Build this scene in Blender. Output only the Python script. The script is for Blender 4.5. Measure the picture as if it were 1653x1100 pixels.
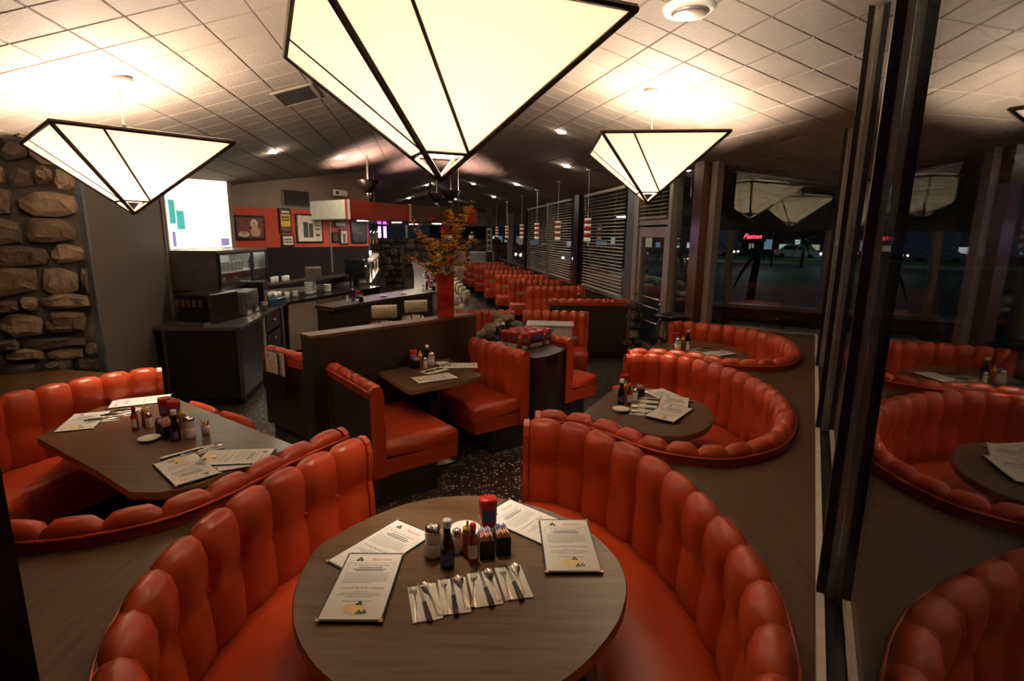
import bpy, bmesh, math, random
from mathutils import Vector, Matrix
from mathutils.geometry import tessellate_polygon
random.seed(7)
S = bpy.context.scene
for o in list(bpy.data.objects): bpy.data.objects.remove(o)
COL = S.collection
PI = math.pi
def rad(a): return math.radians(a)

# ------------------------------------------------------------------ camera
cam = bpy.data.cameras.new('camera'); camo = bpy.data.objects.new('camera', cam); COL.objects.link(camo)
cam.sensor_width = 36; cam.lens = 866.8/1653*36; cam.clip_start = .02; cam.clip_end = 300
camo.location = (0, 0, 1.96)
_p, _r = rad(11.134), rad(.685)
_f = Vector((0, math.cos(_p), -math.sin(_p))); _d = Vector((0, -math.sin(_p), -math.cos(_p))); _x = Vector((1, 0, 0))
_rx = _x*math.cos(_r) - _d*math.sin(_r); _ry = -(_x*math.sin(_r) + _d*math.cos(_r))
camo.matrix_world = Matrix.Translation((0, 0, 1.96)) @ Matrix((_rx, _ry, -_f)).transposed().to_4x4()
S.camera = camo
# ------------------------------------------------------------------ night sky, exposure
w = bpy.data.worlds.new('night'); S.world = w; w.use_nodes = True
w.node_tree.nodes['Background'].inputs[0].default_value = (.012, .014, .022, 1)
w.node_tree.nodes['Background'].inputs[1].default_value = .5
S.view_settings.view_transform = 'Standard'; S.view_settings.look = 'None'; S.view_settings.gamma = 1
S.view_settings.use_curve_mapping = False
S.view_settings.exposure = 0.2
LAMP = 1250.0      # radiance of the big lantern bulbs

# ------------------------------------------------------------------ materials
MATS = {}
def nt(name):
    m = bpy.data.materials.new(name); m.use_nodes = True
    return m, m.node_tree.nodes, m.node_tree.links, m.node_tree.nodes['Principled BSDF']
def mat(name, c, rough=.5, metal=0, var=.12, scale=14, bump=0, bscale=60, emit=None, es=0, coat=0, spec=None):
    if name in MATS: return MATS[name]
    m, N, L, b = nt(name)
    tc = N.new('ShaderNodeTexCoord'); nz = N.new('ShaderNodeTexNoise'); nz.inputs['Scale'].default_value = scale
    nz.inputs['Detail'].default_value = 4
    L.new(tc.outputs['Object'], nz.inputs['Vector'])
    cr = N.new('ShaderNodeValToRGB'); L.new(nz.outputs['Fac'], cr.inputs['Fac'])
    cr.color_ramp.elements[0].position = .3; cr.color_ramp.elements[1].position = .7
    cr.color_ramp.elements[0].color = tuple(x*(1-var) for x in c[:3])+(1,)
    cr.color_ramp.elements[1].color = tuple(min(1, x*(1+var)) for x in c[:3])+(1,)
    L.new(cr.outputs['Color'], b.inputs['Base Color'])
    b.inputs['Roughness'].default_value = rough; b.inputs['Metallic'].default_value = metal
    if spec is not None: b.inputs['Specular IOR Level'].default_value = spec
    if coat: b.inputs['Coat Weight'].default_value = coat; b.inputs['Coat Roughness'].default_value = .15
    if emit: b.inputs['Emission Color'].default_value = tuple(emit)+(1,); b.inputs['Emission Strength'].default_value = es
    if bump:
        n2 = N.new('ShaderNodeTexNoise'); n2.inputs['Scale'].default_value = bscale; n2.inputs['Detail'].default_value = 5
        L.new(tc.outputs['Object'], n2.inputs['Vector'])
        bp = N.new('ShaderNodeBump'); bp.inputs['Strength'].default_value = bump; bp.inputs['Distance'].default_value = .01
        L.new(n2.outputs['Fac'], bp.inputs['Height']); L.new(bp.outputs['Normal'], b.inputs['Normal'])
    MATS[name] = m; return m
def wood(name, c1, c2, rough=.35, ang=0, sx=3.0, sy=40.0, coat=0):
    m, N, L, b = nt(name)
    tc = N.new('ShaderNodeTexCoord'); mp = N.new('ShaderNodeMapping')
    mp.inputs['Rotation'].default_value = (0, 0, rad(ang)); mp.inputs['Scale'].default_value = (sx, sy, sx if sy > sx else sy)
    L.new(tc.outputs['Object'], mp.inputs['Vector'])
    nz = N.new('ShaderNodeTexNoise'); nz.inputs['Scale'].default_value = 1; nz.inputs['Detail'].default_value = 6; nz.inputs['Roughness'].default_value = .65
    nz.inputs['Distortion'].default_value = .6
    L.new(mp.outputs['Vector'], nz.inputs['Vector'])
    cr = N.new('ShaderNodeValToRGB'); L.new(nz.outputs['Fac'], cr.inputs['Fac'])
    cr.color_ramp.elements[0].position = .32; cr.color_ramp.elements[1].position = .68
    cr.color_ramp.elements[0].color = c1+(1,); cr.color_ramp.elements[1].color = c2+(1,)
    L.new(cr.outputs['Color'], b.inputs['Base Color']); b.inputs['Roughness'].default_value = rough
    if coat: b.inputs['Coat Weight'].default_value = coat; b.inputs['Coat Roughness'].default_value = .12
    return m
def emis(name, c, s):
    m, N, L, b = nt(name); b.inputs['Base Color'].default_value = c+(1,)
    b.inputs['Emission Color'].default_value = c+(1,); b.inputs['Emission Strength'].default_value = s; return m
def pane_glass(name, tint=(.85, .9, .9), rough=0):
    m = bpy.data.materials.new(name); m.use_nodes = True; N = m.node_tree.nodes; L = m.node_tree.links; N.clear()
    out = N.new('ShaderNodeOutputMaterial'); mix = N.new('ShaderNodeMixShader')
    tr = N.new('ShaderNodeBsdfTransparent'); tr.inputs[0].default_value = tint+(1,)
    gl = N.new('ShaderNodeBsdfGlossy'); gl.inputs['Roughness'].default_value = rough; gl.inputs[0].default_value = (.95, .95, .95, 1)
    fr = N.new('ShaderNodeFresnel'); ge = N.new('ShaderNodeNewGeometry'); mi = N.new('ShaderNodeMix'); mi.data_type = 'FLOAT'
    mi.inputs[2].default_value = 1.52; mi.inputs[3].default_value = 1/1.52
    L.new(ge.outputs['Backfacing'], mi.inputs[0]); L.new(mi.outputs[0], fr.inputs['IOR'])
    L.new(fr.outputs[0], mix.inputs[0]); L.new(tr.outputs[0], mix.inputs[1]); L.new(gl.outputs[0], mix.inputs[2])
    L.new(mix.outputs[0], out.inputs[0]); return m

VINYL = mat('red_vinyl', (.43, .050, .013), .34, var=.1, scale=5, bump=.05, bscale=220, spec=.45)
VINYL_D = mat('red_vinyl_trim', (.36, .03, .012), .4, var=.1)
CREAM_V = mat('cream_vinyl', (.60, .49, .34), .4, var=.08)
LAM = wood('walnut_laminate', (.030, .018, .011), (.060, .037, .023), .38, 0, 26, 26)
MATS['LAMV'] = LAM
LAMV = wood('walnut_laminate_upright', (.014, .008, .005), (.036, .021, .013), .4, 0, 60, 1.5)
LEDGE = wood('ledge_laminate', (.050, .021, .008), (.086, .040, .017), .55, 30, 45, 2.5)
LEDGE.node_tree.nodes['Principled BSDF'].inputs['Specular IOR Level'].default_value = .25
TABLE = wood('table_laminate', (.075, .040, .018), (.15, .085, .042), .28, 20, 2.2, 30)
EDGE = mat('table_edge_band', (.20, .12, .06), .35)
DARKM = mat('bronze_metal', (.022, .013, .010), .3, .3, var=.1)
BLACK = mat('black_plastic', (.008, .008, .009), .35)
RUBBER = mat('black_rubber', (.012, .011, .011), .8)
ALU = mat('aluminium', (.42, .36, .31), .38, .75, var=.06)
WHITE_M = mat('white_channel', (.62, .55, .47), .45)
STEEL = mat('brushed_steel', (.36, .33, .30), .28, .95, var=.15, scale=6)
DSTEEL = mat('dark_steel', (.06, .053, .047), .3, .8, var=.2, scale=5)
CHROME = mat('chrome', (.8, .78, .75), .12, 1, var=.03)
PAPER = mat('paper_white', (.78, .74, .70), .6, var=.03)
NAPK = mat('napkin_white', (.80, .76, .70), .8, var=.03, bump=.15, bscale=90)
PORC = mat('porcelain', (.78, .75, .70), .18, var=.03)
INK = mat('ink', (.05, .05, .05), .7); INKG = mat('ink_grey', (.42, .41, .40), .7); INKR = mat('ink_red', (.62, .03, .04), .6)
INKB = mat('ink_box', (.55, .42, .38), .7)
SHAM = mat('shamrock_green', (.05, .09, .05), .6); COIN = mat('coin_yellow', (.80, .60, .26), .6)
BRASS = mat('brass_corner', (.62, .46, .22), .3, .9)
FRAME = mat('lamp_frame', (.045, .022, .012), .45)
WPAINT = mat('white_paint', (.72, .68, .60), .5, var=.03)
TILE = mat('ceiling_tile', (.19, .145, .118), .85, var=.05, scale=5, bump=.5, bscale=45)
GROUT = mat('ceiling_backing', (.20, .16, .13), .9)
TAUPE = mat('taupe_wall', (.20, .15, .115), .7, var=.05, scale=2)
REDW = mat('red_wall', (.44, .045, .016), .5, var=.06, scale=2)
BEIGE = mat('beige_laminate', (.42, .34, .25), .45, var=.05)
TAN = mat('tan_laminate', (.25, .18, .12), .45, var=.05)
GLASS = pane_glass('window_glass')
CGLASS = pane_glass('clear_glass', (.93, .93, .92))
def stone_mat(name, cs):
    m, N, L, b = nt(name)
    tc = N.new('ShaderNodeTexCoord'); nz = N.new('ShaderNodeTexNoise'); nz.inputs['Scale'].default_value = 5; nz.inputs['Detail'].default_value = 8
    L.new(tc.outputs['Object'], nz.inputs['Vector']); cr = N.new('ShaderNodeValToRGB'); L.new(nz.outputs['Fac'], cr.inputs['Fac'])
    while len(cr.color_ramp.elements) < len(cs): cr.color_ramp.elements.new(.5)
    for i, c in enumerate(cs): cr.color_ramp.elements[i].position = .3+.4*i/(len(cs)-1); cr.color_ramp.elements[i].color = c+(1,)
    L.new(cr.outputs['Color'], b.inputs['Base Color']); b.inputs['Roughness'].default_value = .85
    bp = N.new('ShaderNodeBump'); bp.inputs['Strength'].default_value = .9; bp.inputs['Distance'].default_value = .03
    n2 = N.new('ShaderNodeTexNoise'); n2.inputs['Scale'].default_value = 14; n2.inputs['Detail'].default_value = 8
    L.new(tc.outputs['Object'], n2.inputs['Vector']); L.new(n2.outputs['Fac'], bp.inputs['Height']); L.new(bp.outputs['Normal'], b.inputs['Normal'])
    return m
STONES = [stone_mat('stone_brown', [(.045, .026, .016), (.085, .052, .032), (.13, .085, .054)]),
          stone_mat('stone_tan', [(.08, .052, .034), (.17, .115, .077), (.26, .19, .13)]),
          stone_mat('stone_dark', [(.03, .019, .013), (.055, .036, .024), (.085, .056, .037)])]
MORTAR = mat('mortar', (.05, .037, .028), .95, bump=.5, bscale=30)
def terrazzo():
    m, N, L, b = nt('terrazzo'); tc = N.new('ShaderNodeTexCoord')
    mx = None; prev = None
    base = N.new('ShaderNodeRGB'); base.outputs[0].default_value = (.030, .019, .014, 1); prev = base.outputs[0]
    for sc, th, c in ((38, .36, (.55, .46, .36)), (26, .22, (.16, .09, .055)), (60, .24, (.30, .22, .16))):
        v = N.new('ShaderNodeTexVoronoi'); v.inputs['Scale'].default_value = sc; L.new(tc.outputs['Object'], v.inputs['Vector'])
        sx = N.new('ShaderNodeSeparateColor'); L.new(v.outputs['Color'], sx.inputs[0])
        g = N.new('ShaderNodeMath'); g.operation = 'GREATER_THAN'; L.new(sx.outputs[0], g.inputs[0]); g.inputs[1].default_value = .62
        t = N.new('ShaderNodeMath'); t.operation = 'LESS_THAN'; L.new(v.outputs['Distance'], t.inputs[0]); t.inputs[1].default_value = th
        a = N.new('ShaderNodeMath'); a.operation = 'MULTIPLY'; L.new(g.outputs[0], a.inputs[0]); L.new(t.outputs[0], a.inputs[1])
        mi = N.new('ShaderNodeMix'); mi.data_type = 'RGBA'; L.new(a.outputs[0], mi.inputs[0]); L.new(prev, mi.inputs[6]); mi.inputs[7].default_value = c+(1,)
        prev = mi.outputs[2]
    L.new(prev, b.inputs['Base Color']); b.inputs['Roughness'].default_value = .32; return m
TERR = terrazzo()
def mesh_panel():
    m, N, L, b = nt('ribbed_panel'); tc = N.new('ShaderNodeTexCoord')
    wv = N.new('ShaderNodeTexBrick'); wv.inputs['Scale'].default_value = 34; wv.inputs['Color1'].default_value = (.16, .12, .09, 1); wv.inputs['Color2'].default_value = (.13, .10, .075, 1)
    wv.inputs['Mortar'].default_value = (.06, .045, .035, 1); wv.inputs['Mortar Size'].default_value = .03
    mp = N.new('ShaderNodeMapping'); mp.inputs['Rotation'].default_value = (PI/2, 0, 0); L.new(tc.outputs['Object'], mp.inputs['Vector'])
    L.new(mp.outputs['Vector'], wv.inputs['Vector'])
    L.new(wv.outputs['Color'], b.inputs['Base Color']); b.inputs['Roughness'].default_value = .6; return m
MESHP = mesh_panel()
def shade_mat():
    m = bpy.data.materials.new('lamp_panel'); m.use_nodes = True; N = m.node_tree.nodes; L = m.node_tree.links; N.clear()
    out = N.new('ShaderNodeOutputMaterial'); mix = N.new('ShaderNodeMixShader'); mix.inputs[0].default_value = .62
    d = N.new('ShaderNodeBsdfDiffuse'); d.inputs[0].default_value = (.82, .78, .70, 1)
    t = N.new('ShaderNodeBsdfTranslucent'); t.inputs[0].default_value = (.90, .86, .78, 1)
    nz = N.new('ShaderNodeTexNoise'); nz.inputs['Scale'].default_value = 3
    L.new(d.outputs[0], mix.inputs[1]); L.new(t.outputs[0], mix.inputs[2]); L.new(mix.outputs[0], out.inputs[0]); return m
SHADE = shade_mat()
BULB = emis('bulb_glow', (1.0, .84, .64), LAMP)

# ------------------------------------------------------------------ mesh builder
class MB:
    def __init__(s): s.v = []; s.f = []
    def add(s, vs, fs):
        n = len(s.v); s.v += [tuple(x) for x in vs]; s.f += [tuple(i+n for i in f) for f in fs]; return s
    def hexa(s, p):   # 8 points: bottom 4 ccw, top 4 ccw
        return s.add(p, [(3, 2, 1, 0), (4, 5, 6, 7), (0, 1, 5, 4), (1, 2, 6, 5), (2, 3, 7, 6), (3, 0, 4, 7)])
    def box(s, x0, x1, y0, y1, z0, z1):
        return s.hexa([(x0, y0, z0), (x1, y0, z0), (x1, y1, z0), (x0, y1, z0), (x0, y0, z1), (x1, y0, z1), (x1, y1, z1), (x0, y1, z1)])
    def obox(s, o, d, l0, l1, w0, w1, z0, z1):    # along unit d from o, sideways n = left of d
        n = (-d[1], d[0])
        q = lambda l, w_, z: (o[0]+d[0]*l+n[0]*w_, o[1]+d[1]*l+n[1]*w_, z)
        return s.hexa([q(l0, w0, z0), q(l1, w0, z0), q(l1, w1, z0), q(l0, w1, z0), q(l0, w0, z1), q(l1, w0, z1), q(l1, w1, z1), q(l0, w1, z1)])
    def prism(s, poly, z0, z1, top_only=False):
        n = len(poly); tris = tessellate_polygon([[Vector((p[0], p[1], 0)) for p in poly]])
        a = sum(poly[i][0]*poly[(i+1) % n][1]-poly[(i+1) % n][0]*poly[i][1] for i in range(n))
        vs = [(p[0], p[1], z0) for p in poly]+[(p[0], p[1], z1) for p in poly]; fs = []
        for t in tris:
            ar = (poly[t[1]][0]-poly[t[0]][0])*(poly[t[2]][1]-poly[t[0]][1])-(poly[t[2]][0]-poly[t[0]][0])*(poly[t[1]][1]-poly[t[0]][1])
            t = tuple(t) if ar > 0 else tuple(reversed(t))
            fs.append(tuple(i+n for i in t)); fs.append(tuple(reversed(t)))
        for i in range(n):
            j = (i+1) % n
            fs.append((i, j, j+n, i+n) if a > 0 else (j, i, i+n, j+n))
        return s.add(vs, fs)
    def grid(s, rows, closed=False):
        m = len(rows[0]); vs = [p for r in rows for p in r]; fs = []
        for i in range(len(rows)-1):
            for j in range(m if closed else m-1):
                k = (j+1) % m; fs.append((i*m+j, i*m+k, (i+1)*m+k, (i+1)*m+j))
        return s.add(vs, fs)
    def loft(s, rows):     # closed sections with both ends capped
        b = len(s.v); m = len(rows[0]); s.grid(rows, True); e = b+m*(len(rows)-1)
        s.f.append(tuple(b+k for k in range(m))); s.f.append(tuple(e+k for k in reversed(range(m)))); return s
    def lathe(s, prof, n=16, c=(0, 0, 0), cap=True):
        rows = [[(c[0]+r*math.cos(2*PI*k/n), c[1]+r*math.sin(2*PI*k/n), c[2]+z) for k in range(n)] for r, z in prof]
        b = len(s.v); s.grid(rows, True)
        if cap:
            s.f.append(tuple(b+k for k in reversed(range(n)))); e = b+n*(len(prof)-1); s.f.append(tuple(e+k for k in range(n)))
        return s
    def tube(s, pts, r, n=8, cap=True):
        pts = [Vector(p) for p in pts]; rows = []
        for i, p in enumerate(pts):
            t = (pts[min(i+1, len(pts)-1)]-pts[max(i-1, 0)]).normalized()
            a = t.cross(Vector((0, 0, 1)));
            if a.length < 1e-3: a = t.cross(Vector((1, 0, 0)))
            a.normalize(); b_ = t.cross(a)
            rr = r[i] if isinstance(r, (list, tuple)) else r
            rows.append([p+a*rr*math.cos(2*PI*k/n)+b_*rr*math.sin(2*PI*k/n) for k in range(n)])
        b = len(s.v); s.grid(rows, True)
        if cap: s.f.append(tuple(b+k for k in range(n))); e = b+n*(len(pts)-1); s.f.append(tuple(e+k for k in reversed(range(n))))
        return s
    def bar(s, a, b, w_, h=None): return s.tube([a, b], w_, 4)
    def ball(s, c, r, n=10, m=6, sz=1):
        return s.lathe([(max(1e-4, r*math.sin(PI*i/m)), -r*sz*math.cos(PI*i/m)) for i in range(m+1)], n, c)
def link(me, name, parent=None, loc=None):
    o = bpy.data.objects.new(name, me); COL.objects.link(o)
    if parent: o.parent = parent
    if loc is not None: o.location = loc
    return o
def mk(mb, name, m, smooth=False, off=None, bevel=0):
    me = bpy.data.meshes.new(name)
    v = mb.v if off is None else [(p[0]-off[0], p[1]-off[1], p[2]-off[2]) for p in mb.v]
    me.from_pydata(v, [], mb.f); me.update()
    bm = bmesh.new(); bm.from_mesh(me); bmesh.ops.recalc_face_normals(bm, faces=bm.faces)
    if bevel:
        try: bmesh.ops.bevel(bm, geom=list(bm.edges), offset=bevel, segments=1, affect='EDGES', profile=.5)
        except Exception: pass
    bm.to_mesh(me); bm.free()
    if smooth: me.polygons.foreach_set('use_smooth', [True]*len(me.polygons))
    me.materials.append(m); return me
def obj(name, mb, m, parent=None, smooth=False, bevel=0):   # vertices in the parent's own space
    return link(mk(mb, name, m, smooth, None, bevel), name, parent)
def wobj(name, mb, m, parent, smooth=False, bevel=0):       # vertices in world space, parent unrotated
    L0 = Vector(parent.location); q = parent.parent
    while q: L0 += Vector(q.location); q = q.parent
    return link(mk(mb, name, m, smooth, L0, bevel), name, parent)
def tag(o, label, cat, group=None):
    o['label'] = label; o['category'] = cat
    if group: o['group'] = group
    return o
def thing(name, label, cat, loc=(0, 0, 0), rotz=0, group=None):
    o = bpy.data.objects.new(name, None); COL.objects.link(o); o.location = loc; o.rotation_euler = (0, 0, rotz); o.empty_display_size = .05
    return tag(o, label, cat, group)
def solo(name, mb, m, label, cat, loc, smooth=False, group=None, bevel=0):   # a thing that is one mesh, world vertices
    o = link(mk(mb, name, m, smooth, loc, bevel), name, None, loc); return tag(o, label, cat, group)
def struct(name, mb, m, loc=(0, 0, 0), smooth=False):
    o = link(mk(mb, name, m, smooth, loc), name, None, loc); o['kind'] = 'structure'; return o
def dup(root, loc, rotz, label, group=None):
    r = root.copy(); COL.objects.link(r); r.location = loc; r.rotation_euler = (0, 0, rotz); r['label'] = label
    if group: r['group'] = group
    for ch in list(root.children):
        c = ch.copy(); COL.objects.link(c); c.parent = r
        for g in ch.children: d = g.copy(); COL.objects.link(d); d.parent = c
    return r
def catmull(pts, n=10):
    P = [Vector(p) for p in pts]; P = [P[0]*2-P[1]]+P+[P[-1]*2-P[-2]]; out = []
    for i in range(1, len(P)-2):
        for k in range(n):
            t = k/n; a, b, c, d = P[i-1:i+3]
            out.append(.5*((2*b)+(c-a)*t+(2*a-5*b+4*c-d)*t*t+(3*b-a-3*c+d)*t**3))
    out.append(P[-2]); return out
class Path:
    def __init__(s, pts, side=1, smooth=True):
        s.p = catmull([(x, y) for x, y in pts]) if smooth else [Vector(q) for q in pts]
        s.s = [0]
        for a, b in zip(s.p, s.p[1:]): s.s.append(s.s[-1]+(b-a).length)
        s.L = s.s[-1]; s.side = side
    def at(s, t):
        t = min(max(t, 0), s.L); i = 0
        lo, hi = 0, len(s.s)-2
        while lo < hi:
            mid = (lo+hi+1)//2
            if s.s[mid] <= t: lo = mid
            else: hi = mid-1
        i = lo; u = (t-s.s[i])/max(1e-9, s.s[i+1]-s.s[i]); return s.p[i].lerp(s.p[i+1], u)
    def nrm(s, t):
        e = .06; d = (s.at(t+e)-s.at(t-e)).normalized(); return Vector((-d.y, d.x))*s.side
    def pt(s, t, d, z): q = s.at(t)+s.nrm(t)*d; return (q.x, q.y, z)

# ------------------------------------------------------------------ upholstered seating
PROF = [(.075, .42, 1, 0, .022), (.085, .50, 1, 0, .034), (.085, .58, 1, 0, .034), (.077, .66, 1, 0, .026), (.070, .70, 1, 0, .020), (.077, .74, 1, 0, .028),
        (.083, .80, 1, .05, .036), (.082, .86, 1, .2, .040), (.070, .905, .8, .6, .040), (.048, .925, .3, .95, .036), (.022, .922, -.3, .95, .030),
        (.004, .905, -.8, .5, .018), (0, .885, -1, 0, 0)]
BUTTON = None
def upholster(t, path, padw, zs=1.0, seat=(.08, .53), seat_ends=True, back_mat=None, ends=(True, True), back=True, zseat=0, nx=6, piping=True, pads=True, z_end=.22, prof=PROF, base=True):
    """pads, buttons, seat, skirt, base, back shell and end panels along an outer line (world coordinates)"""
    global BUTTON
    n = max(2, round(path.L/padw)); dz = lambda z: z*zs if z > .46 else z
    if pads:
        for k in range(n):
            s0, s1 = path.L*k/n, path.L*(k+1)/n; rows = []
            for i in range(nx+1):
                u = i/nx; sx = (1-abs(2*u-1)**2.8)**.55 if 0 < u < 1 else 0
                rows.append([path.pt(s0+u*(s1-s0), d+nd*a*.88*(sx-.25), dz(z)+nz_*a*.88*(sx-.25)) for d, z, nd, nz_, a in prof])
            wobj('pad', MB().grid(rows), VINYL, t, True)
        if BUTTON is None: BUTTON = mk(MB().ball((0, 0, 0), .011, 8, 4), 'button', VINYL_D, True)
        for k in range(1, n):
            q = path.pt(path.L*k/n, .066, dz(.70)); link(BUTTON, 'button', t, Vector(q)-Vector(t.location))
    m = max(8, int(path.L/.07)); T = [path.L*i/m for i in range(m+1)]
    a, b = seat
    if b > a:
        sp = [(a, .36), (a, .462), (a+.06, .47), ((a+b)/2, .478), (b-.06, .468), (b-.015, .45), (b, .42), (b-.004, .335)]
        rows = [[path.pt(s, d, z+zseat) for d, z in sp] for s in T]
        mb = MB().grid(rows); k = len(sp)
        mb.f.append(tuple(range(k))); mb.f.append(tuple((m*k)+i for i in reversed(range(k))))
        wobj('seat_cushion', mb, VINYL, t, True)
        wobj('seat_skirt', MB().loft([[path.pt(s, d, z) for d, z in ((.02, .34), (b-.004, .34), (b-.015, .22), (.02, .22))] for s in T]), VINYL, t)
        if base: wobj('plinth', MB().loft([[path.pt(s, d, z) for d, z in ((.04, .22), (b-.2, .22), (b-.2, 0), (.04, 0))] for s in T]), RUBBER, t)
    if back:
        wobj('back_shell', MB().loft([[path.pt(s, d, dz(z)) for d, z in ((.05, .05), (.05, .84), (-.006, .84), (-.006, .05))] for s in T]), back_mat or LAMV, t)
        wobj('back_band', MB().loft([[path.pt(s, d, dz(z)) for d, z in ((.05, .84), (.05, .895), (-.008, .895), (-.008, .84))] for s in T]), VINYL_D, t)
    if piping:
        wobj('piping', MB().tube([path.pt(s, -.010, dz(.893)) for s in T], .007, 6), VINYL, t, True)
    for e, s, sg in ((ends[0], 0, -1), (ends[1], path.L, 1)):
        if not e: continue
        tn = (path.at(min(path.L, s+.05))-path.at(max(0, s-.05))).normalized()*sg
        poly = [(-.005, z_end)]+[(-.005, .88)]+[(d+nd*.012, dz(z)+nz_*.012) for d, z, nd, nz_, a_ in reversed(prof)]+[(.11, z_end)]
        r0 = []; r1 = []
        for d, z in poly:
            q = path.pt(s, d, z); r0.append((q[0]-tn.x*.01, q[1]-tn.y*.01, q[2])); r1.append((q[0]+tn.x*.022, q[1]+tn.y*.022, q[2]))
        k = len(poly); mb = MB().grid([r0, r1], True); mb.f.append(tuple(range(k))); mb.f.append(tuple(k+i for i in reversed(range(k))))
        wobj('end_panel', mb, VINYL, t)

# ------------------------------------------------------------------ floor, ceiling, walls
EU = Vector((.987, .158)); EV = Vector((-.158, .987))
UR, ZR, SR, SL = .2, 3.66, .26, .30
def ceil_z(x, y):
    u = x*EU.x+y*EU.y; return ZR-(SR*(u-UR) if u > UR else SL*(UR-u))
def uvp(u, v, dz=0):
    x = EU.x*u+EV.x*v; y = EU.y*u+EV.y*v; return (x, y, (ZR-(SR*(u-UR) if u > UR else SL*(UR-u)))+dz)
struct('floor', MB().prism([(-7, -3), (-1.3, -2.2), (.95, 1.3), (3.6, 6.12), (2.62, 6.8), (2.0, 9.2), (-1.2, 30), (-9, 30)], -.12, 0), TERR)
U0, U1, V0, V1 = -7.0, 4.9, -3.0, 29.0
mb = MB()
for a, b in ((U0, UR), (UR, U1)):
    mb.hexa([uvp(a, V0, .012), uvp(b, V0, .012), uvp(b, V1, .012), uvp(a, V1, .012), uvp(a, V0, .12), uvp(b, V0, .12), uvp(b, V1, .12), uvp(a, V1, .12)])
ceiling = struct('ceiling', mb, GROUT)
def make_tile(slope):   # a bevelled tile lying in the sloping plane
    h, c = .1525-.0022, .006; mb = MB(); sq = lambda e, z: [(-e, -e, z), (e, -e, z), (e, e, z), (-e, e, z)]
    mb.add(sq(h, 0)+sq(h, -.010)+sq(h-c, -.015), [(0, 1, 2, 3), (4, 5, 1, 0), (5, 6, 2, 1), (6, 7, 3, 2), (7, 4, 0, 3), (8, 9, 5, 4), (9, 10, 6, 5), (10, 11, 7, 6), (11, 8, 4, 7), (11, 10, 9, 8)])
    return mb
TM = {}
tiles = []
GA = (0, rad(5))
for side in (0, 1):
    ga = GA[side]; gx = Vector((math.cos(ga), math.sin(ga))); gy = Vector((-math.sin(ga), math.cos(ga)))
    sl = math.atan(SR if side else -SL); cs = math.cos(sl)
    for i in range(-45, 46):
        for j in range(-70, 100):
            c = gx*(.305*i+.1)+gy*(.305*j)
            up, v = c.x, c.y; u = UR+up*cs
            if (side == 1) != (up > 0) or not (U0+.2 < u < U1-.15) or not (-2.8 < v < 28.6): continue
            q = uvp(u, v); d2 = q[0]**2+q[1]**2
            if q[1] < .4 or abs(q[0]) > q[1]*1.15+.3: continue
            tiles.append((d2, side, q))
tiles.sort()
for side in (0, 1):
    TM[side] = mk(make_tile(0), 'ceiling_tile', TILE)
def tile_mx(side, q):
    sl = math.atan(SR if side else -SL); a = math.atan2(EU.y, EU.x)
    return Matrix.Translation(q) @ Matrix.Rotation(a, 4, 'Z') @ Matrix.Rotation(sl, 4, 'Y') @ Matrix.Rotation(GA[side], 4, 'Z')
for d2, side, q in tiles[:300]:
    o = link(TM[side], 'ceiling_tile', ceiling); o.matrix_local = tile_mx(side, q)
mb = MB(); tb = make_tile(0)
for d2, side, q in tiles[300:]:
    M = tile_mx(side, q); mb.add([tuple(M @ Vector(v)) for v in tb.v], tb.f)
o = link(mk(mb, 'ceiling_tiles_far', TILE), 'ceiling_tiles_far', ceiling); o['kind'] = 'stuff'

# right-hand glass wall (runs along WD from WP) ---------------------------------
WP = Vector((.959, 1.496)); WD = Vector((.4826, .8758)); WN = Vector((-.8758, .4826))   # WN points into the room
def wpt(s, w_=0): q = WP+WD*s+WN*w_; return (q.x, q.y)
LZ = .855
SC = 5.3      # corner
GOFF = -.046  # glass lies behind the mullion faces
wr = struct('wall_right', MB().obox(wpt(0), WD, -4.2, SC+.1, -.14, -.02, 0, LZ-.03), LAM)
s_m = [-1.74, 0, 1.70, 3.48]
edges = [-4.0]+s_m+[SC]
k = 1
for a, b in zip(edges, edges[1:]):
    pa, pb = wpt(a), wpt(b); za, zb = ceil_z(*pa)+.01, ceil_z(*pb)+.01
    q = lambda s, w_, z: (*wpt(s, w_), z)
    g = MB().hexa([q(a, GOFF-.006, LZ), q(b, GOFF-.006, LZ), q(b, GOFF, LZ), q(a, GOFF, LZ), q(a, GOFF-.006, za), q(b, GOFF-.006, zb), q(b, GOFF, zb), q(a, GOFF, za)])
    o = struct('window_%d' % k, g, GLASS, (*wpt(a), LZ)); k += 1
    f = MB().obox(wpt(0), WD, a, b, -.022, 0, LZ, LZ+.022); wobj('sill_strip', f, WHITE_M, o)
    f = MB().obox(wpt(0), WD, a, b, GOFF, -.024, LZ-.004, LZ+.006); wobj('sill_channel', f, DSTEEL, o)
for i, s in enumerate(s_m):
    z = ceil_z(*wpt(s))+.02
    tr = struct('trim_%d' % (i+1), MB().obox(wpt(0), WD, s+.004, s+.034, GOFF+.002, -.026, LZ, z), ALU, (*wpt(s), LZ))
    wobj('mullion_face', MB().obox(wpt(0), WD, s, s+.038, -.026, 0, LZ, z), DARKM, tr)
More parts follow.
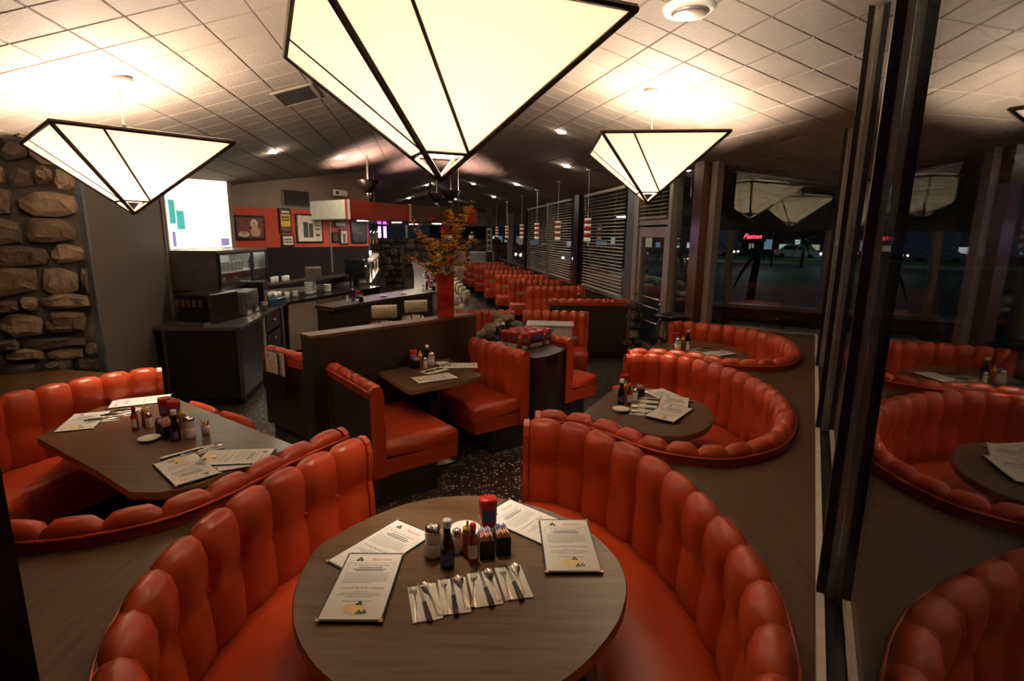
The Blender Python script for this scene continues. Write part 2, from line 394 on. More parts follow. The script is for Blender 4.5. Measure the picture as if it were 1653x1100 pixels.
# far glass wall between corner and brown post -----------------------------------
CR = Vector(wpt(SC)); BD = Vector((-.829, .559)); BN = Vector((.559, .829)); BL = 1.06
bpt = lambda s, w_=0: ((CR+BD*s+BN*w_).x, (CR+BD*s+BN*w_).y)
za, zb = ceil_z(*bpt(0))+.02, ceil_z(*bpt(BL))+.02
g = MB().hexa([(*bpt(0, .006), LZ), (*bpt(BL, .006), LZ), (*bpt(BL, 0), LZ), (*bpt(0, 0), LZ), (*bpt(0, .006), za), (*bpt(BL, .006), zb), (*bpt(BL, 0), zb), (*bpt(0, 0), za)])
wb = struct('window_%d' % k, g, GLASS, (*bpt(0), LZ)); k += 1
wobj('bottom_rail', MB().obox(bpt(0), BD, 0, BL, -.04, .02, LZ-.01, LZ+.025), ALU, wb)
q = lambda s, w_, z: (*bpt(s, w_), z)
wobj('top_rail', MB().hexa([q(0, -.03, za-.05), q(BL, -.03, zb-.05), q(BL, .03, zb-.05), q(0, .03, za-.05), q(0, -.03, za), q(BL, -.03, zb), q(BL, .03, zb), q(0, .03, za)]), DARKM, wb)
struct('wall_knee', MB().obox(bpt(0), BD, 0, BL, -.02, .1, 0, LZ-.012), LEDGE, (*bpt(0), 0))
# side wall along the street: brown post, door, blind windows ---------------------
SP = Vector((1.95, 9.2)); SD = Vector((-.158, .987)); SN = Vector((-.987, -.158))    # SN into the room
spt = lambda s, w_=0: ((SP+SD*s+SN*w_).x, (SP+SD*s+SN*w_).y)
def supright(name, s0, s1, w0, w1, z0, z1, m, parent=None):
    mb = MB().obox(SP, SD, s0, s1, w0, w1, z0, z1)
    return wobj(name, mb, m, parent) if parent else struct(name, mb, m, (*spt(s0), z0))
supright('trim_5', -2.60, -2.38, -.10, .12, 0, ceil_z(*spt(-2.5))+.02, mat('brown_post', (.075, .032, .018), .22, var=.05))
supright('trim_6', -2.76, -2.62, -.05, .03, 0, ceil_z(*spt(-2.7))+.02, ALU)
supright('trim_7', -1.66, -1.56, -.06, .05, 0, ceil_z(*spt(-1.6))+.02, ALU)
supright('trim_8', -.50, -.34, -.06, .06, 0, ceil_z(*spt(-.4))+.02, ALU)
supright('trim_9', -.30, .10, -.06, .02, 0, ceil_z(*spt(-.1))+.02, mat('blue_grey_metal', (.12, .13, .15), .35, .5))
def pane(s0, s1, z0, z1=None):
    global k
    za, zb = (ceil_z(*spt(s0))+.02, ceil_z(*spt(s1))+.02) if z1 is None else (z1, z1)
    q = lambda s, w_, z: (*spt(s, w_), z)
    o = struct('window_%d' % k, MB().hexa([q(s0, -.03, z0), q(s1, -.03, z0), q(s1, -.024, z0), q(s0, -.024, z0), q(s0, -.03, za), q(s1, -.03, zb), q(s1, -.024, zb), q(s0, -.024, za)]), GLASS, (*spt(s0), z0)); k += 1
    return o
pane(-2.38, -1.66, .05)
# glazed door
door = struct('door_1', MB().obox(SP, SD, -1.56, -1.44, -.04, .03, .02, 2.1), ALU, (*spt(-1.56), 0))
for nm, a in (('door_stile', (-.61, -.50, -.04, .03, .02, 2.1)), ('door_top_rail', (-1.44, -.61, -.04, .03, 1.95, 2.1)), ('door_bottom_rail', (-1.44, -.61, -.04, .03, .02, .32)), ('door_header', (-1.56, -.50, -.05, .04, 2.13, 2.2))):
    wobj(nm, MB().obox(SP, SD, *a), ALU, door)
wobj('door_pane', MB().obox(SP, SD, -1.44, -.61, -.008, -.002, .32, 1.95), GLASS, door)
for z in (1.06, .92, .70):
    wobj('push_bar', MB().tube([(*spt(-1.5, .08), z), (*spt(-.56, .08), z)], .013, 8), CHROME, door, True)
wobj('door_lock', MB().ball((*spt(-1.50, .05), 1.0), .03), CHROME, door, True)
SLAT = mat('blind_slat', (.45, .38, .29), .5, var=.05)
def blind(s0, s1, z0, z1, pitch, label):
    t = thing('venetian_blind', label, 'blind', (*spt(s0), z0))
    wobj('head_rail', MB().obox(SP, SD, s0, s1, .02, .07, z1-.03, z1+.02), SLAT, t)
    n = int((z1-.05-z0)/pitch)
    q = lambda s, w_, z: (*spt(s, w_), z)
    sl = mk(MB().hexa([q(s0+.02, .025, .008), q(s1-.02, .025, .008), q(s1-.02, .065, -.008), q(s0+.02, .065, -.008), q(s0+.02, .025, .0095), q(s1-.02, .025, .0095), q(s1-.02, .065, -.0065), q(s0+.02, .065, -.0065)]), 'slat', SLAT, False, (*spt(s0), 0))
    for i in range(n): link(sl, 'slat', t, (0, 0, .03+i*pitch))
    wobj('bottom_rail', MB().obox(SP, SD, s0+.02, s1-.02, .03, .06, z0, z0+.018), SLAT, t)
    for f in (.2, .8):
        x = s0+(s1-s0)*f; wobj('cord', MB().tube([(*spt(x, .045), z0), (*spt(x, .045), z1)], .003, 4), SLAT, t)
o = pane(-1.56, -.5, 2.2)
blind(-1.52, -.52, 2.22, ceil_z(*spt(-1))-.04, .055, 'short venetian blind in the transom window above the glass door')
segs = [(.10, 2.57, 'wide venetian blind in the bay beside the glass door'), (3.52, 5.9, 'venetian blind in the second window bay past the dark post'),
        (6.02, 9.1, 'venetian blind in the third window bay beside the aluminium mullion')]
for s0, s1, lb in segs:
    o = pane(s0, s1, .86); blind(s0+.03, s1-.03, .92, ceil_z(*spt((s0+s1)/2))-.05, .062, lb)
for s0, s1 in ((9.79, 13.2), (13.4, 17.2)): pane(s0, s1, .86)
for i, (s0, s1, m) in enumerate(((2.57, 3.52, DARKM), (5.9, 6.02, ALU), (9.1, 9.79, DARKM), (13.2, 13.4, ALU), (17.2, 17.9, DARKM))):
    supright('trim_%d' % (10+i), s0+(.3 if s1-s0 > .3 else 0), s1-(.3 if s1-s0 > .3 else 0), -.1, .08, 0, ceil_z(*spt(s0))+.03, m)
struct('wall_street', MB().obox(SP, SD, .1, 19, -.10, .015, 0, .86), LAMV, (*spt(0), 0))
wobj('sill', MB().obox(SP, SD, .1, 19, -.1, .05, .86, .885), ALU, bpy.data.objects['wall_street'])
mb = MB()
for s0, s1 in ((2.57, 2.87), (3.22, 3.52), (9.1, 9.4), (9.49, 9.79), (17.2, 17.5)): mb.obox(SP, SD, s0, s1, -.05, 0, .86, 2.95)
struct('wall_piers', mb, DARKM)

# kitchen-side walls -------------------------------------------------------------
K0 = Vector((-4.3, 9.08)); KD = Vector((.451, .8925)); KN = Vector((.8925, -.451))
kpt = lambda t, w_=0: ((K0+KD*t+KN*w_).x, (K0+KD*t+KN*w_).y)
kb = lambda t0, t1, w0, w1, z0, z1: MB().obox(K0, KD, t0, t1, -w1, -w0, z0, z1)   # w measured towards the room
mb = MB(); q = lambda t, w_, z: (*kpt(t, w_), z)
zt0, zt1 = ceil_z(*kpt(-.5))+.05, ceil_z(*kpt(2.75))+.05
mb.hexa([q(-.5, -.12, 0), q(2.75, -.12, 0), q(2.75, 0, 0), q(-.5, 0, 0), q(-.5, -.12, zt0), q(2.75, -.12, zt1), q(2.75, 0, zt1), q(-.5, 0, zt0)])
wk = struct('wall_kitchen', mb, TAUPE, (*kpt(0), 0))
wobj('red_panel', kb(-.41, .56, .001, .012, 1.7, 2.36), REDW, wk)
wobj('red_panel', kb(.59, 1.66, .001, .012, 1.7, 2.36), REDW, wk)
wobj('red_panel', kb(1.69, 2.74, .001, .012, 1.7, 2.36), REDW, wk)
wobj('panel_strip', kb(.56, .59, .001, .02, 1.7, 2.36), ALU, wk); wobj('panel_strip', kb(1.66, 1.69, .001, .02, 1.2, 2.36), ALU, wk)
wobj('dark_splashback', kb(-.4, 2.74, .001, .010, 1.0, 1.69), mat('dark_gloss', (.02, .018, .02), .15, var=.1), wk)
# side wall of the back kitchen, receding
B0 = Vector(kpt(2.75)); BDv = Vector((-.25, .968))
mb = MB().obox(B0, BDv, 0, 15, 0, .12, 0, 3.3); struct('wall_back_kitchen', mb, TAUPE, (B0.x, B0.y, 0))
# left: ribbed panel wall, stone wall
LP0, LP1 = Vector((-3.55, 4.55)), Vector((-4.05, 6.15))
ld = (LP1-LP0).normalized()
struct('wall_left', MB().obox(LP0, ld, 0, (LP1-LP0).length+.35, 0, .12, 0, 2.95), MESHP, (LP0.x, LP0.y, 0))
wobj('corner_trim', MB().obox(LP0, ld, (LP1-LP0).length+.35, (LP1-LP0).length+.42, -.015, .13, 0, 2.95), TAUPE, bpy.data.objects['wall_left'])
wobj('corner_trim', MB().obox(LP0, ld, -.05, .0, -.02, .13, 0, 2.95), mat('blue_grey_metal', (.12, .13, .15), .35, .5), bpy.data.objects['wall_left'])
struct('wall_left_return', MB().obox((-4.42, 6.3), (.02, 1), 0, 2.3, 0, .12, 0, 2.9), TAUPE, (-4.42, 6.3, 0))
ST0, ST1 = Vector((-5.6, 3.1)), Vector((-3.55, 4.50)); sd = (ST1-ST0).normalized(); sn = Vector((sd.y, -sd.x))
ws = struct('wall_stone', MB().obox(ST0, sd, 0, (ST1-ST0).length, 0, .25, 0, 2.9), MORTAR, (ST0.x, ST0.y, 0))
def stone(w_, h, dp, seed):
    r = random.Random(seed); bm = bmesh.new()
    n = 9; ring = []
    for i in range(n):
        a = 2*PI*i/n+r.uniform(-.2, .2); e = 1/max(abs(math.cos(a)), abs(math.sin(a)))**.75
        ring.append((math.cos(a)*w_/2*e*r.uniform(.93, 1.06), math.sin(a)*h/2*e*r.uniform(.93, 1.06)))
    mb = MB(); vs = [(x, 0, z) for x, z in ring]+[(x*.93, -dp*r.uniform(.5, .9), z*.93) for x, z in ring]+[(x*.55+w_*r.uniform(-.05, .05), -dp*r.uniform(.85, 1.25), z*.55) for x, z in ring]
    fs = []
    for L_ in (0, n):
        for i in range(n): j = (i+1) % n; fs.append((L_+i, L_+j, L_+n+j, L_+n+i))
    fs.append(tuple(2*n+i for i in range(n))); return mb.add(vs, fs)
def stone_wall(parent, o, d, length, h, rh, rw, seed, face=-1, z0=0, dp=.09):
    """courses of irregular stones on the face of a wall, each a piece of its own"""
    r = random.Random(seed); z = z0; ang = math.atan2(d[1], d[0])
    while z < h-.06:
        ch = min(r.uniform(*rh), h-z); x = -r.uniform(0, .1)
        while x < length:
            sw = r.uniform(*rw)*(1 if r.random() > .25 else .6)
            if x+sw > length: sw = length-x
            if sw > .05:
                hh = ch*r.uniform(.85, 1.1)
                me = mk(stone(sw*.97, hh*.97, dp*r.uniform(.6, 1.3), r.random()), 'stone', r.choice(STONES))
                ob = link(me, 'stone', parent); L0 = parent.location
                ob.location = (o[0]+d[0]*(x+sw/2)-L0[0], o[1]+d[1]*(x+sw/2)-L0[1], z+ch/2+r.uniform(-.02, .02)-L0[2])
                ob.rotation_euler = (0, 0, ang)
            x += sw
        z += ch
stone_wall(ws, ST0, sd, (ST1-ST0).length, 2.85, (.10, .26), (.14, .50), 3, z0=.75, dp=.065)
# far wall of the long room, stone below windows
FW0 = Vector((-7.2, 25.2)); fd = Vector((.987, .158))
wf = struct('wall_far', MB().obox(FW0, fd, 0, 6.7, 0, .2, 0, 1.75), MORTAR, (FW0.x, FW0.y, 0))
stone_wall(wf, FW0, fd, 6.6, 1.75, (.22, .4), (.35, .8), 9, z0=.5)
struct('wall_far_header', MB().obox(FW0, fd, 0, 6.7, 0, .2, 2.35, 3.6), TAUPE, (FW0.x, FW0.y, 2.3))
for i in range(4): wobj('far_mullion', MB().obox(FW0, fd, .3+i*1.9, .4+i*1.9, 0, .1, 1.75, 2.35), ALU, wf)

# ------------------------------------------------------------------ banquettes
B1 = [(.10, 2.93), (.28, 2.90), (.47, 2.76), (.74, 2.30), (.83, 1.80), (.80, 1.40), (.62, 1.0), (.25, .76), (-.17, .70), (-.6, .78), (-.95, 1.05), (-1.1, 1.35), (-1.14, 1.63), (-1.10, 1.97), (-.98, 2.30), (-.80, 2.62)]
B2 = [(.16, 3.0), (.34, 2.96), (.53, 2.82), (.68, 2.62), (.85, 2.51), (1.08, 2.48), (1.38, 2.63), (1.59, 2.88), (1.75, 3.2), (1.85, 3.66), (1.77, 4.18), (1.52, 4.58), (1.22, 4.70), (1.02, 4.68)]
B3 = [(1.10, 4.80), (1.32, 4.81), (1.62, 4.68), (1.86, 4.45), (2.21, 4.42), (2.54, 4.66), (2.80, 5.15), (2.88, 5.72), (2.74, 6.16), (2.43, 6.42), (2.12, 6.58), (1.96, 6.56)]
B4 = [(-.88, 2.70), (-1.03, 2.40), (-1.15, 2.1), (-1.28, 1.88), (-1.5, 1.74), (-1.76, 1.69), (-2.2, 1.72), (-2.8, 1.95), (-3.2, 2.4), (-3.32, 2.9), (-3.22, 3.25), (-3.07, 3.57), (-2.9, 3.85), (-2.72, 4.0)]
def ubooth(pts, side, label, padw):
    c = (sum(p[0] for p in pts)/len(pts), sum(p[1] for p in pts)/len(pts), 0)
    t = thing('horseshoe_banquette', label, 'booth seat', c, 0, 'horseshoe banquettes along the ledge'); p = Path(pts, side); upholster(t, p, padw); return p
P1 = ubooth(B1, -1, 'big red tufted horseshoe banquette around the nearest round table', .20)
P2 = ubooth(B2, 1, 'red tufted horseshoe banquette directly behind the nearest one, by the window ledge', .158)
P3 = ubooth(B3, 1, 'red tufted horseshoe banquette farthest along the right window ledge', .16)
P4 = ubooth(B4, -1, 'red tufted banquette in front of the stone wall at left', .19)
# walnut ledge filling between the seat backs and the glass
def outl(p, n=40, d=-.010, rev=False):
    r = [p.pt(p.L*i/n, d, 0)[:2] for i in range(n+1)]; return r[::-1] if rev else r
poly = [wpt(-4.0, -.02), wpt(SC, -.02), bpt(BL+.05)] + outl(P3, rev=True) + outl(P2, rev=True) + outl(P1) + outl(P4) + [(-3.6, 4.2), (-5.2, 3.2), (-5.2, -2.6)]
led = solo('window_ledge', MB().prism(poly, LZ-.03, LZ-.004), LEDGE, 'walnut laminate ledge between the red banquettes and the windows', 'ledge', (1.4, 2.2, LZ-.03))
# left foreground mullion
struct('trim_20', MB().obox((-1.30, 1.12), (.8, -.6), -.22, .10, 0, .10, LZ-.004, 3.3), DARKM, (-1.25, 1.08, LZ))

# straight benches
def bench(label, p0, p1, side, padw=.145, seat=(.08, .62), zs=1.0, back_mat=None, ends=(True, True), name='booth_bench', group=None, **kw):
    t = thing(name, label, 'booth seat', ((p0[0]+p1[0])/2, (p0[1]+p1[1])/2, 0), 0, group)
    upholster(t, Path([p0, ((p0[0]+p1[0])/2, (p0[1]+p1[1])/2), p1], side, False), padw, zs, seat, back_mat=back_mat, ends=ends, **kw); return t
# centre booth: partition, two benches
pd = Vector((.685, .729)).normalized(); qd = Vector((.61, -.792)).normalized()
PA = Vector((-1.608, 4.205))
part = thing('partition', 'long walnut partition wall carrying the red vase of flowers', 'partition', (PA.x, PA.y, 0))
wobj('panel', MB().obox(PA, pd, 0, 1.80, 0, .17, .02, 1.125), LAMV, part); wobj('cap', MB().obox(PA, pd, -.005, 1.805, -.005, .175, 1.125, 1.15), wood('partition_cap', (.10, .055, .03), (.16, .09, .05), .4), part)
b1a = Vector((-1.50, 4.26)); b1b = Vector((-.985, 3.60))
bench('red bench of the centre booth with its walnut back towards us', b1a, b1b, 1, .15, (.08, .72), .97)
b2a = Vector((-.40, 5.55)); b2b = Vector((.15, 4.84))
bench('red bench of the centre booth facing us from the far side', b2a, b2b, -1, .14, (.08, .60), .97)
# low menu wall, left of the partition
lw = thing('low_wall', 'low walnut wall with red padded rail and menu pocket', 'partition', (-2.0, 4.7, 0))
l0, l1 = Vector((-2.32, 4.88)), Vector((-1.56, 4.30)); ldv = (l1-l0).normalized(); ll = (l1-l0).length
wobj('panel', MB().obox(l0, ldv, 0, ll, 0, .10, .18, .84), LAMV, lw); wobj('plinth', MB().obox(l0, ldv, .08, ll, .02, .09, 0, .18), RUBBER, lw)
for i in range(6): wobj('rail_pad', MB().tube([(*(l0+ldv*(ll*(i+f)/6)+Vector((-ldv.y, ldv.x))*.05), .865+.012*math.sin(PI*f)) for f in (0, .12, .3, .5, .7, .88, 1)], [.035, .048, .053, .055, .053, .048, .035], 8), VINYL, lw, True)
wobj('rail_band', MB().obox(l0, ldv, 0, ll, -.006, .106, .80, .85), VINYL, lw)
wobj('menu_pocket', MB().obox(l0, ldv, .12, .50, -.075, -.068, .56, .72), LAMV, lw); wobj('pocket_bottom', MB().obox(l0, ldv, .12, .50, -.075, 0, .55, .562), LAMV, lw)
for a in (.12, .493): wobj('pocket_side', MB().obox(l0, ldv, a, a+.007, -.075, 0, .56, .72), LAMV, lw)
# service station behind bench 2, then a second booth
st = thing('service_station', 'curved walnut service station between two red benches', 'cabinet', (.35, 5.35, 0))
s0 = Vector((.20, 4.90)); sdn = Vector((.42, .62)).normalized()
poly = [tuple(s0), (.34, 5.02), (.46, 5.20), (.54, 5.42), (.10, 5.95), (-.30, 5.62)]
wobj('body', MB().prism(poly, .05, .80), LAMV, st); wobj('top', MB().prism([(x*1.0+(.015 if x > 0 else -.01), y-.01) for x, y in poly], .80, .83), LAM, st)
bench('narrow red bench end seen sideways beyond the service station', (.10, 6.02), (.56, 5.45), -1 if False else 1, .15, (.08, .5), .97)
bench('red tufted bench facing us behind the plastic condiment bin', (.17, 7.42), (1.03, 7.36), -1, .125, (.08, .55), 1.0)
bench('low red tufted bench behind the flower vase', (-.75, 7.35), (.0, 7.42), -1, .115, (.08, .5), 1.0)
# window booths receding along the blinds
for i, (x0, y0, x1, y1, lb) in enumerate(((.29, 10.75, 1.42, 10.86, 'first'), (-.06, 12.25, 1.10, 12.3, 'second'), (-.42, 13.8, .82, 13.9, 'third'), (-.80, 15.45, .55, 15.6, 'fourth'), (-1.2, 17.2, .25, 17.35, 'fifth'))):
    bench('%s red tufted bench in the row along the blinds, counted from the door' % lb, (x0, y0), (x1, y1), -1, .135, (.08, .52), 1.03, group='benches along the blinds', piping=False)
bench('walnut-backed red bench nearest the glass door, back turned to us', (.60, 8.50), (1.85, 8.55), 1, .14, (.08, .5), 1.03, group='benches along the blinds')
bench('far red corner bench at the end of the blinds', (-1.75, 19.7), (-.30, 19.6), -1, .15, (.08, .5), 1.05, piping=False)
bench('far red bench beside the corner bench at the end of the room', (-1.55, 18.6), (-.2, 18.7), -1, .16, (.08, .5), 1.0, piping=False)
# stone end pier by the door and stone planter
pier = thing('stone_pier', 'rough stone pier between the walnut bench back and the door', 'pier', (1.93, 8.5, 0))
wobj('core', MB().box(1.88, 2.02, 8.42, 8.9, 0, .93), MORTAR, pier); stone_wall(pier, (1.86, 8.41), (1, 0), .2, .93, (.1, .2), (.12, .22), 21, dp=.06)
pl = thing('stone_planter', 'low rough stone planter between the booth tables', 'planter', (.0, 6.7, 0))
wobj('core', MB().prism([(-.38, 6.35), (.02, 6.62), (.2, 7.2), (-.35, 7.1)], 0, .80), MORTAR, pl)
for i in range(26):
    r = random.Random(i+50); f = i/25; x = -.40+.55*f+r.uniform(-.06, .06); y = 6.3+.75*f+r.uniform(-.05, .12); z = .74+.16*math.sin(PI*min(1, f*1.2+.1))+r.uniform(-.14, .06)
    o = link(mk(stone(r.uniform(.14, .28), r.uniform(.07, .13), r.uniform(.06, .12), i), 'stone', STONES[1]), 'stone', pl, (x-0, y-6.7, z)); o.rotation_euler = (r.uniform(-.5, .3), r.uniform(-.5, .3), rad(50)+r.uniform(-.5, .5))
# two small red chairs beyond the left table
for i, (x, y, lb) in enumerate(((-2.20, 3.66, 'left one of two low red chair backs beyond the left table'), (-1.86, 3.45, 'right one of two low red chair backs beyond the left table'))):
    t = thing('low_chair', lb, 'chair', (x, y, 0), rad(-34), 'low red chairs at the left table')
    rows = [[(xx*.17, .03+dd*.035-.02*(xx*xx), z) for dd, z in ((1, .40), (1, .66), (.6, .725), (-.2, .745), (-1, .72), (-1.2, .62), (-1, .40))] for xx in (-1, -.9, -.6, 0, .6, .9, 1)]
    mb = MB().grid(rows); mb.f.append(tuple(range(7))); mb.f.append(tuple(42+i_ for i_ in reversed(range(7)))); obj('backrest', mb, VINYL, t, True)
    obj('seat', MB().prism([(-.18, -.36), (.18, -.36), (.18, .0), (-.18, .0)], .38, .45), VINYL, t, False, .015)
    for sx in (-.14, .14):
        for sy in (-.32, -.02): obj('leg', MB().tube([(sx, sy, 0), (sx, sy, .38)], .014, 8), DSTEEL, t)

# ------------------------------------------------------------------ tables
def table(name, label, poly, z=.745, th=.04, post=None, smooth=True, edge=True):
    c = (sum(p[0] for p in poly)/len(poly), sum(p[1] for p in poly)/len(poly))
    if smooth:
        pp = catmull(list(poly)+[poly[0]], 6); P = [Vector(p) for p in poly]; n = len(P); out = []
        for i in range(n):
            a, b, c_, d = P[i-1], P[i], P[(i+1) % n], P[(i+2) % n]
            for k_ in range(6): t_ = k_/6; out.append(.5*((2*b)+(c_-a)*t_+(2*a-5*b+4*c_-d)*t_*t_+(3*b-a-3*c_+d)*t_**3))
        poly = [(p.x, p.y) for p in out]
    t = thing(name, label, 'table', (*c, 0))
    wobj('table_top', MB().prism(poly, z-th, z), TABLE, t)
    wobj('edge_band', MB().grid([[(c[0]+(x-c[0])*f, c[1]+(y-c[1])*f, zz) for x, y in poly] for f, zz in ((1.002, z-th+.002), (1.006, z-th+.006), (1.006, z-.006), (1.002, z-.0005))], True), EDGE, t)
    if post is None: post = c
    wobj('pedestal', MB().lathe([(.045, 0), (.045, z-th)], 12, (*post, 0)), DSTEEL, t, True)
    wobj('foot', MB().lathe([(.26, 0), (.25, .02), (.08, .05), (.05, .08)], 18, (*post, 0)), DSTEEL, t, True)
    return t
T1 = [(-.735, 1.64), (-.76, 1.82), (-.74, 1.95), (-.62, 2.13), (-.47, 2.27), (-.30, 2.34), (-.13, 2.35), (.08, 2.28), (.26, 2.15), (.37, 1.98), (.42, 1.80), (.40, 1.64), (.32, 1.47), (.16, 1.29), (-.05, 1.18), (-.30, 1.18), (-.52, 1.30), (-.66, 1.46)]
table('round_table', 'large oval walnut table nearest to the camera', T1)
T2 = [(.50, 3.50), (.62, 3.80), (.75, 4.05), (.90, 4.26), (1.10, 4.24), (1.33, 4.03), (1.43, 3.77), (1.37, 3.48), (1.21, 3.25), (.98, 3.16), (.74, 3.27)]
table('booth_table', 'walnut table of the second banquette with a fan of menus', T2)
T3 = [(1.52, 5.55), (1.62, 5.85), (1.86, 6.20), (2.15, 6.36), (2.42, 6.15), (2.52, 5.75), (2.38, 5.35), (2.10, 5.12), (1.78, 5.2)]
table('booth_table', 'walnut table of the farthest banquette on the right', T3)
T4 = [(-2.80, 3.00), (-2.84, 3.10), (-2.88, 3.55), (-2.72, 3.84), (-2.5, 3.82), (-1.27, 2.95), (-1.28, 2.88), (-1.55, 2.42), (-1.66, 2.35), (-1.80, 2.35), (-2.06, 2.53)]
table('booth_table', 'long dark walnut table in front of the stone wall', T4, smooth=False)
T5 = [(-1.22, 4.70), (-.84, 4.12), (-.78, 4.08), (-.30, 4.50), (-.27, 4.60), (-.68, 5.28)]
table('booth_table', 'square dark walnut table of the centre booth', T5, smooth=False)
table('booth_table', 'dark table under the clear condiment bin', [(-.05, 6.15), (.50, 5.70), (.80, 6.35), (.30, 6.95)], z=.76, smooth=False)
table('booth_table', 'dark table between the window benches nearest the door', [(.75, 9.35), (1.65, 9.45), (1.6, 10.0), (.7, 9.95)], smooth=False)
for i, (x, y) in enumerate(((.55, 11.5), (.2, 13.0), (-.2, 14.6), (-.5, 16.4))):
    table('booth_table', '%s small dark table in the row along the blinds' % ('second', 'third', 'fourth', 'fifth')[i], [(x-.45, y-.25), (x+.45, y-.2), (x+.45, y+.25), (x-.45, y+.25)], smooth=False)

# ------------------------------------------------------------------ lantern lamps
def lantern(label, N_, R_, L_, ztop, ztip, group='pyramid lantern lamps'):
    N_, R_, L_ = Vector(N_), Vector(R_), Vector(L_); B_ = R_+L_-N_
    C2 = (R_+L_)/2; cz = ceil_z(C2.x, C2.y)-.012
    t = thing('lantern_lamp', label, 'lamp', (C2.x, C2.y, ztip), 0, group)
    P = [Vector((*q, ztop)) for q in (N_, R_, B_, L_)]; T = Vector((C2.x, C2.y, ztip)); f = .83
    Q = [p.lerp(T, f) for p in P]
    for i in range(4):
        j = (i+1) % 4; a, b, qa, qb = P[i], P[j], Q[i], Q[j]
        m = a.lerp(b, .25)
        n = (b-a).cross(T-a).normalized()*.002
        for nm, pl in (('shade_panel', (a, m, qb, qa)), ('shade_panel', (m, b, qb))):
            k_ = len(pl); mb = MB().add([p+n for p in pl]+[p-n for p in pl], [tuple(range(k_)), tuple(reversed(range(k_, 2*k_)))]+[(x, (x+1) % k_, k_+(x+1) % k_, k_+x) for x in range(k_)])
            wobj(nm, mb, SHADE, t)
        wobj('top_bar', MB().tube([a, b], .014, 6), FRAME, t); wobj('hip_bar', MB().tube([a, T], .014, 6), FRAME, t)
        wobj('mid_bar', MB().tube([m, qb], .007, 6), FRAME, t); wobj('ring_bar', MB().tube([qa, qb], .008, 6), FRAME, t)
    hub = Vector((C2.x, C2.y, ztop+.10))
    for p in P: wobj('arm', MB().tube([hub, p+Vector((0, 0, .01))], .006, 6), WPAINT, t)
    wobj('hub', MB().ball(hub, .02), DSTEEL, t, True)
    wobj('rod', MB().tube([hub, (C2.x, C2.y, cz)], .008, 8), WPAINT, t)
    wobj('canopy', MB().lathe([(.07, -.03), (.085, -.018), (.085, .01)], 20, (C2.x, C2.y, cz)), WPAINT, t, True)
    wobj('socket', MB().lathe([(.02, -.12), (.025, -.06), (.01, 0)], 10, hub), WPAINT, t, True)
    wobj('bulb', MB().ball(hub-Vector((0, 0, .22)), .07, 16, 10), BULB, t, True)
lantern('huge pyramid lantern lamp hanging over the nearest table', (-.60, 1.66), (.42, 2.06), (-1.037, 2.62), 2.74, 2.185)
lantern('pyramid lantern lamp at left in front of the stone wall', (-2.62, 3.20), (-1.92, 3.87), (-3.50, 4.00), 2.56, 2.08)
lantern('pyramid lantern lamp at right over the second banquette', (.686, 4.44), (1.65, 4.33), (.747, 5.60), 2.76, 2.256)

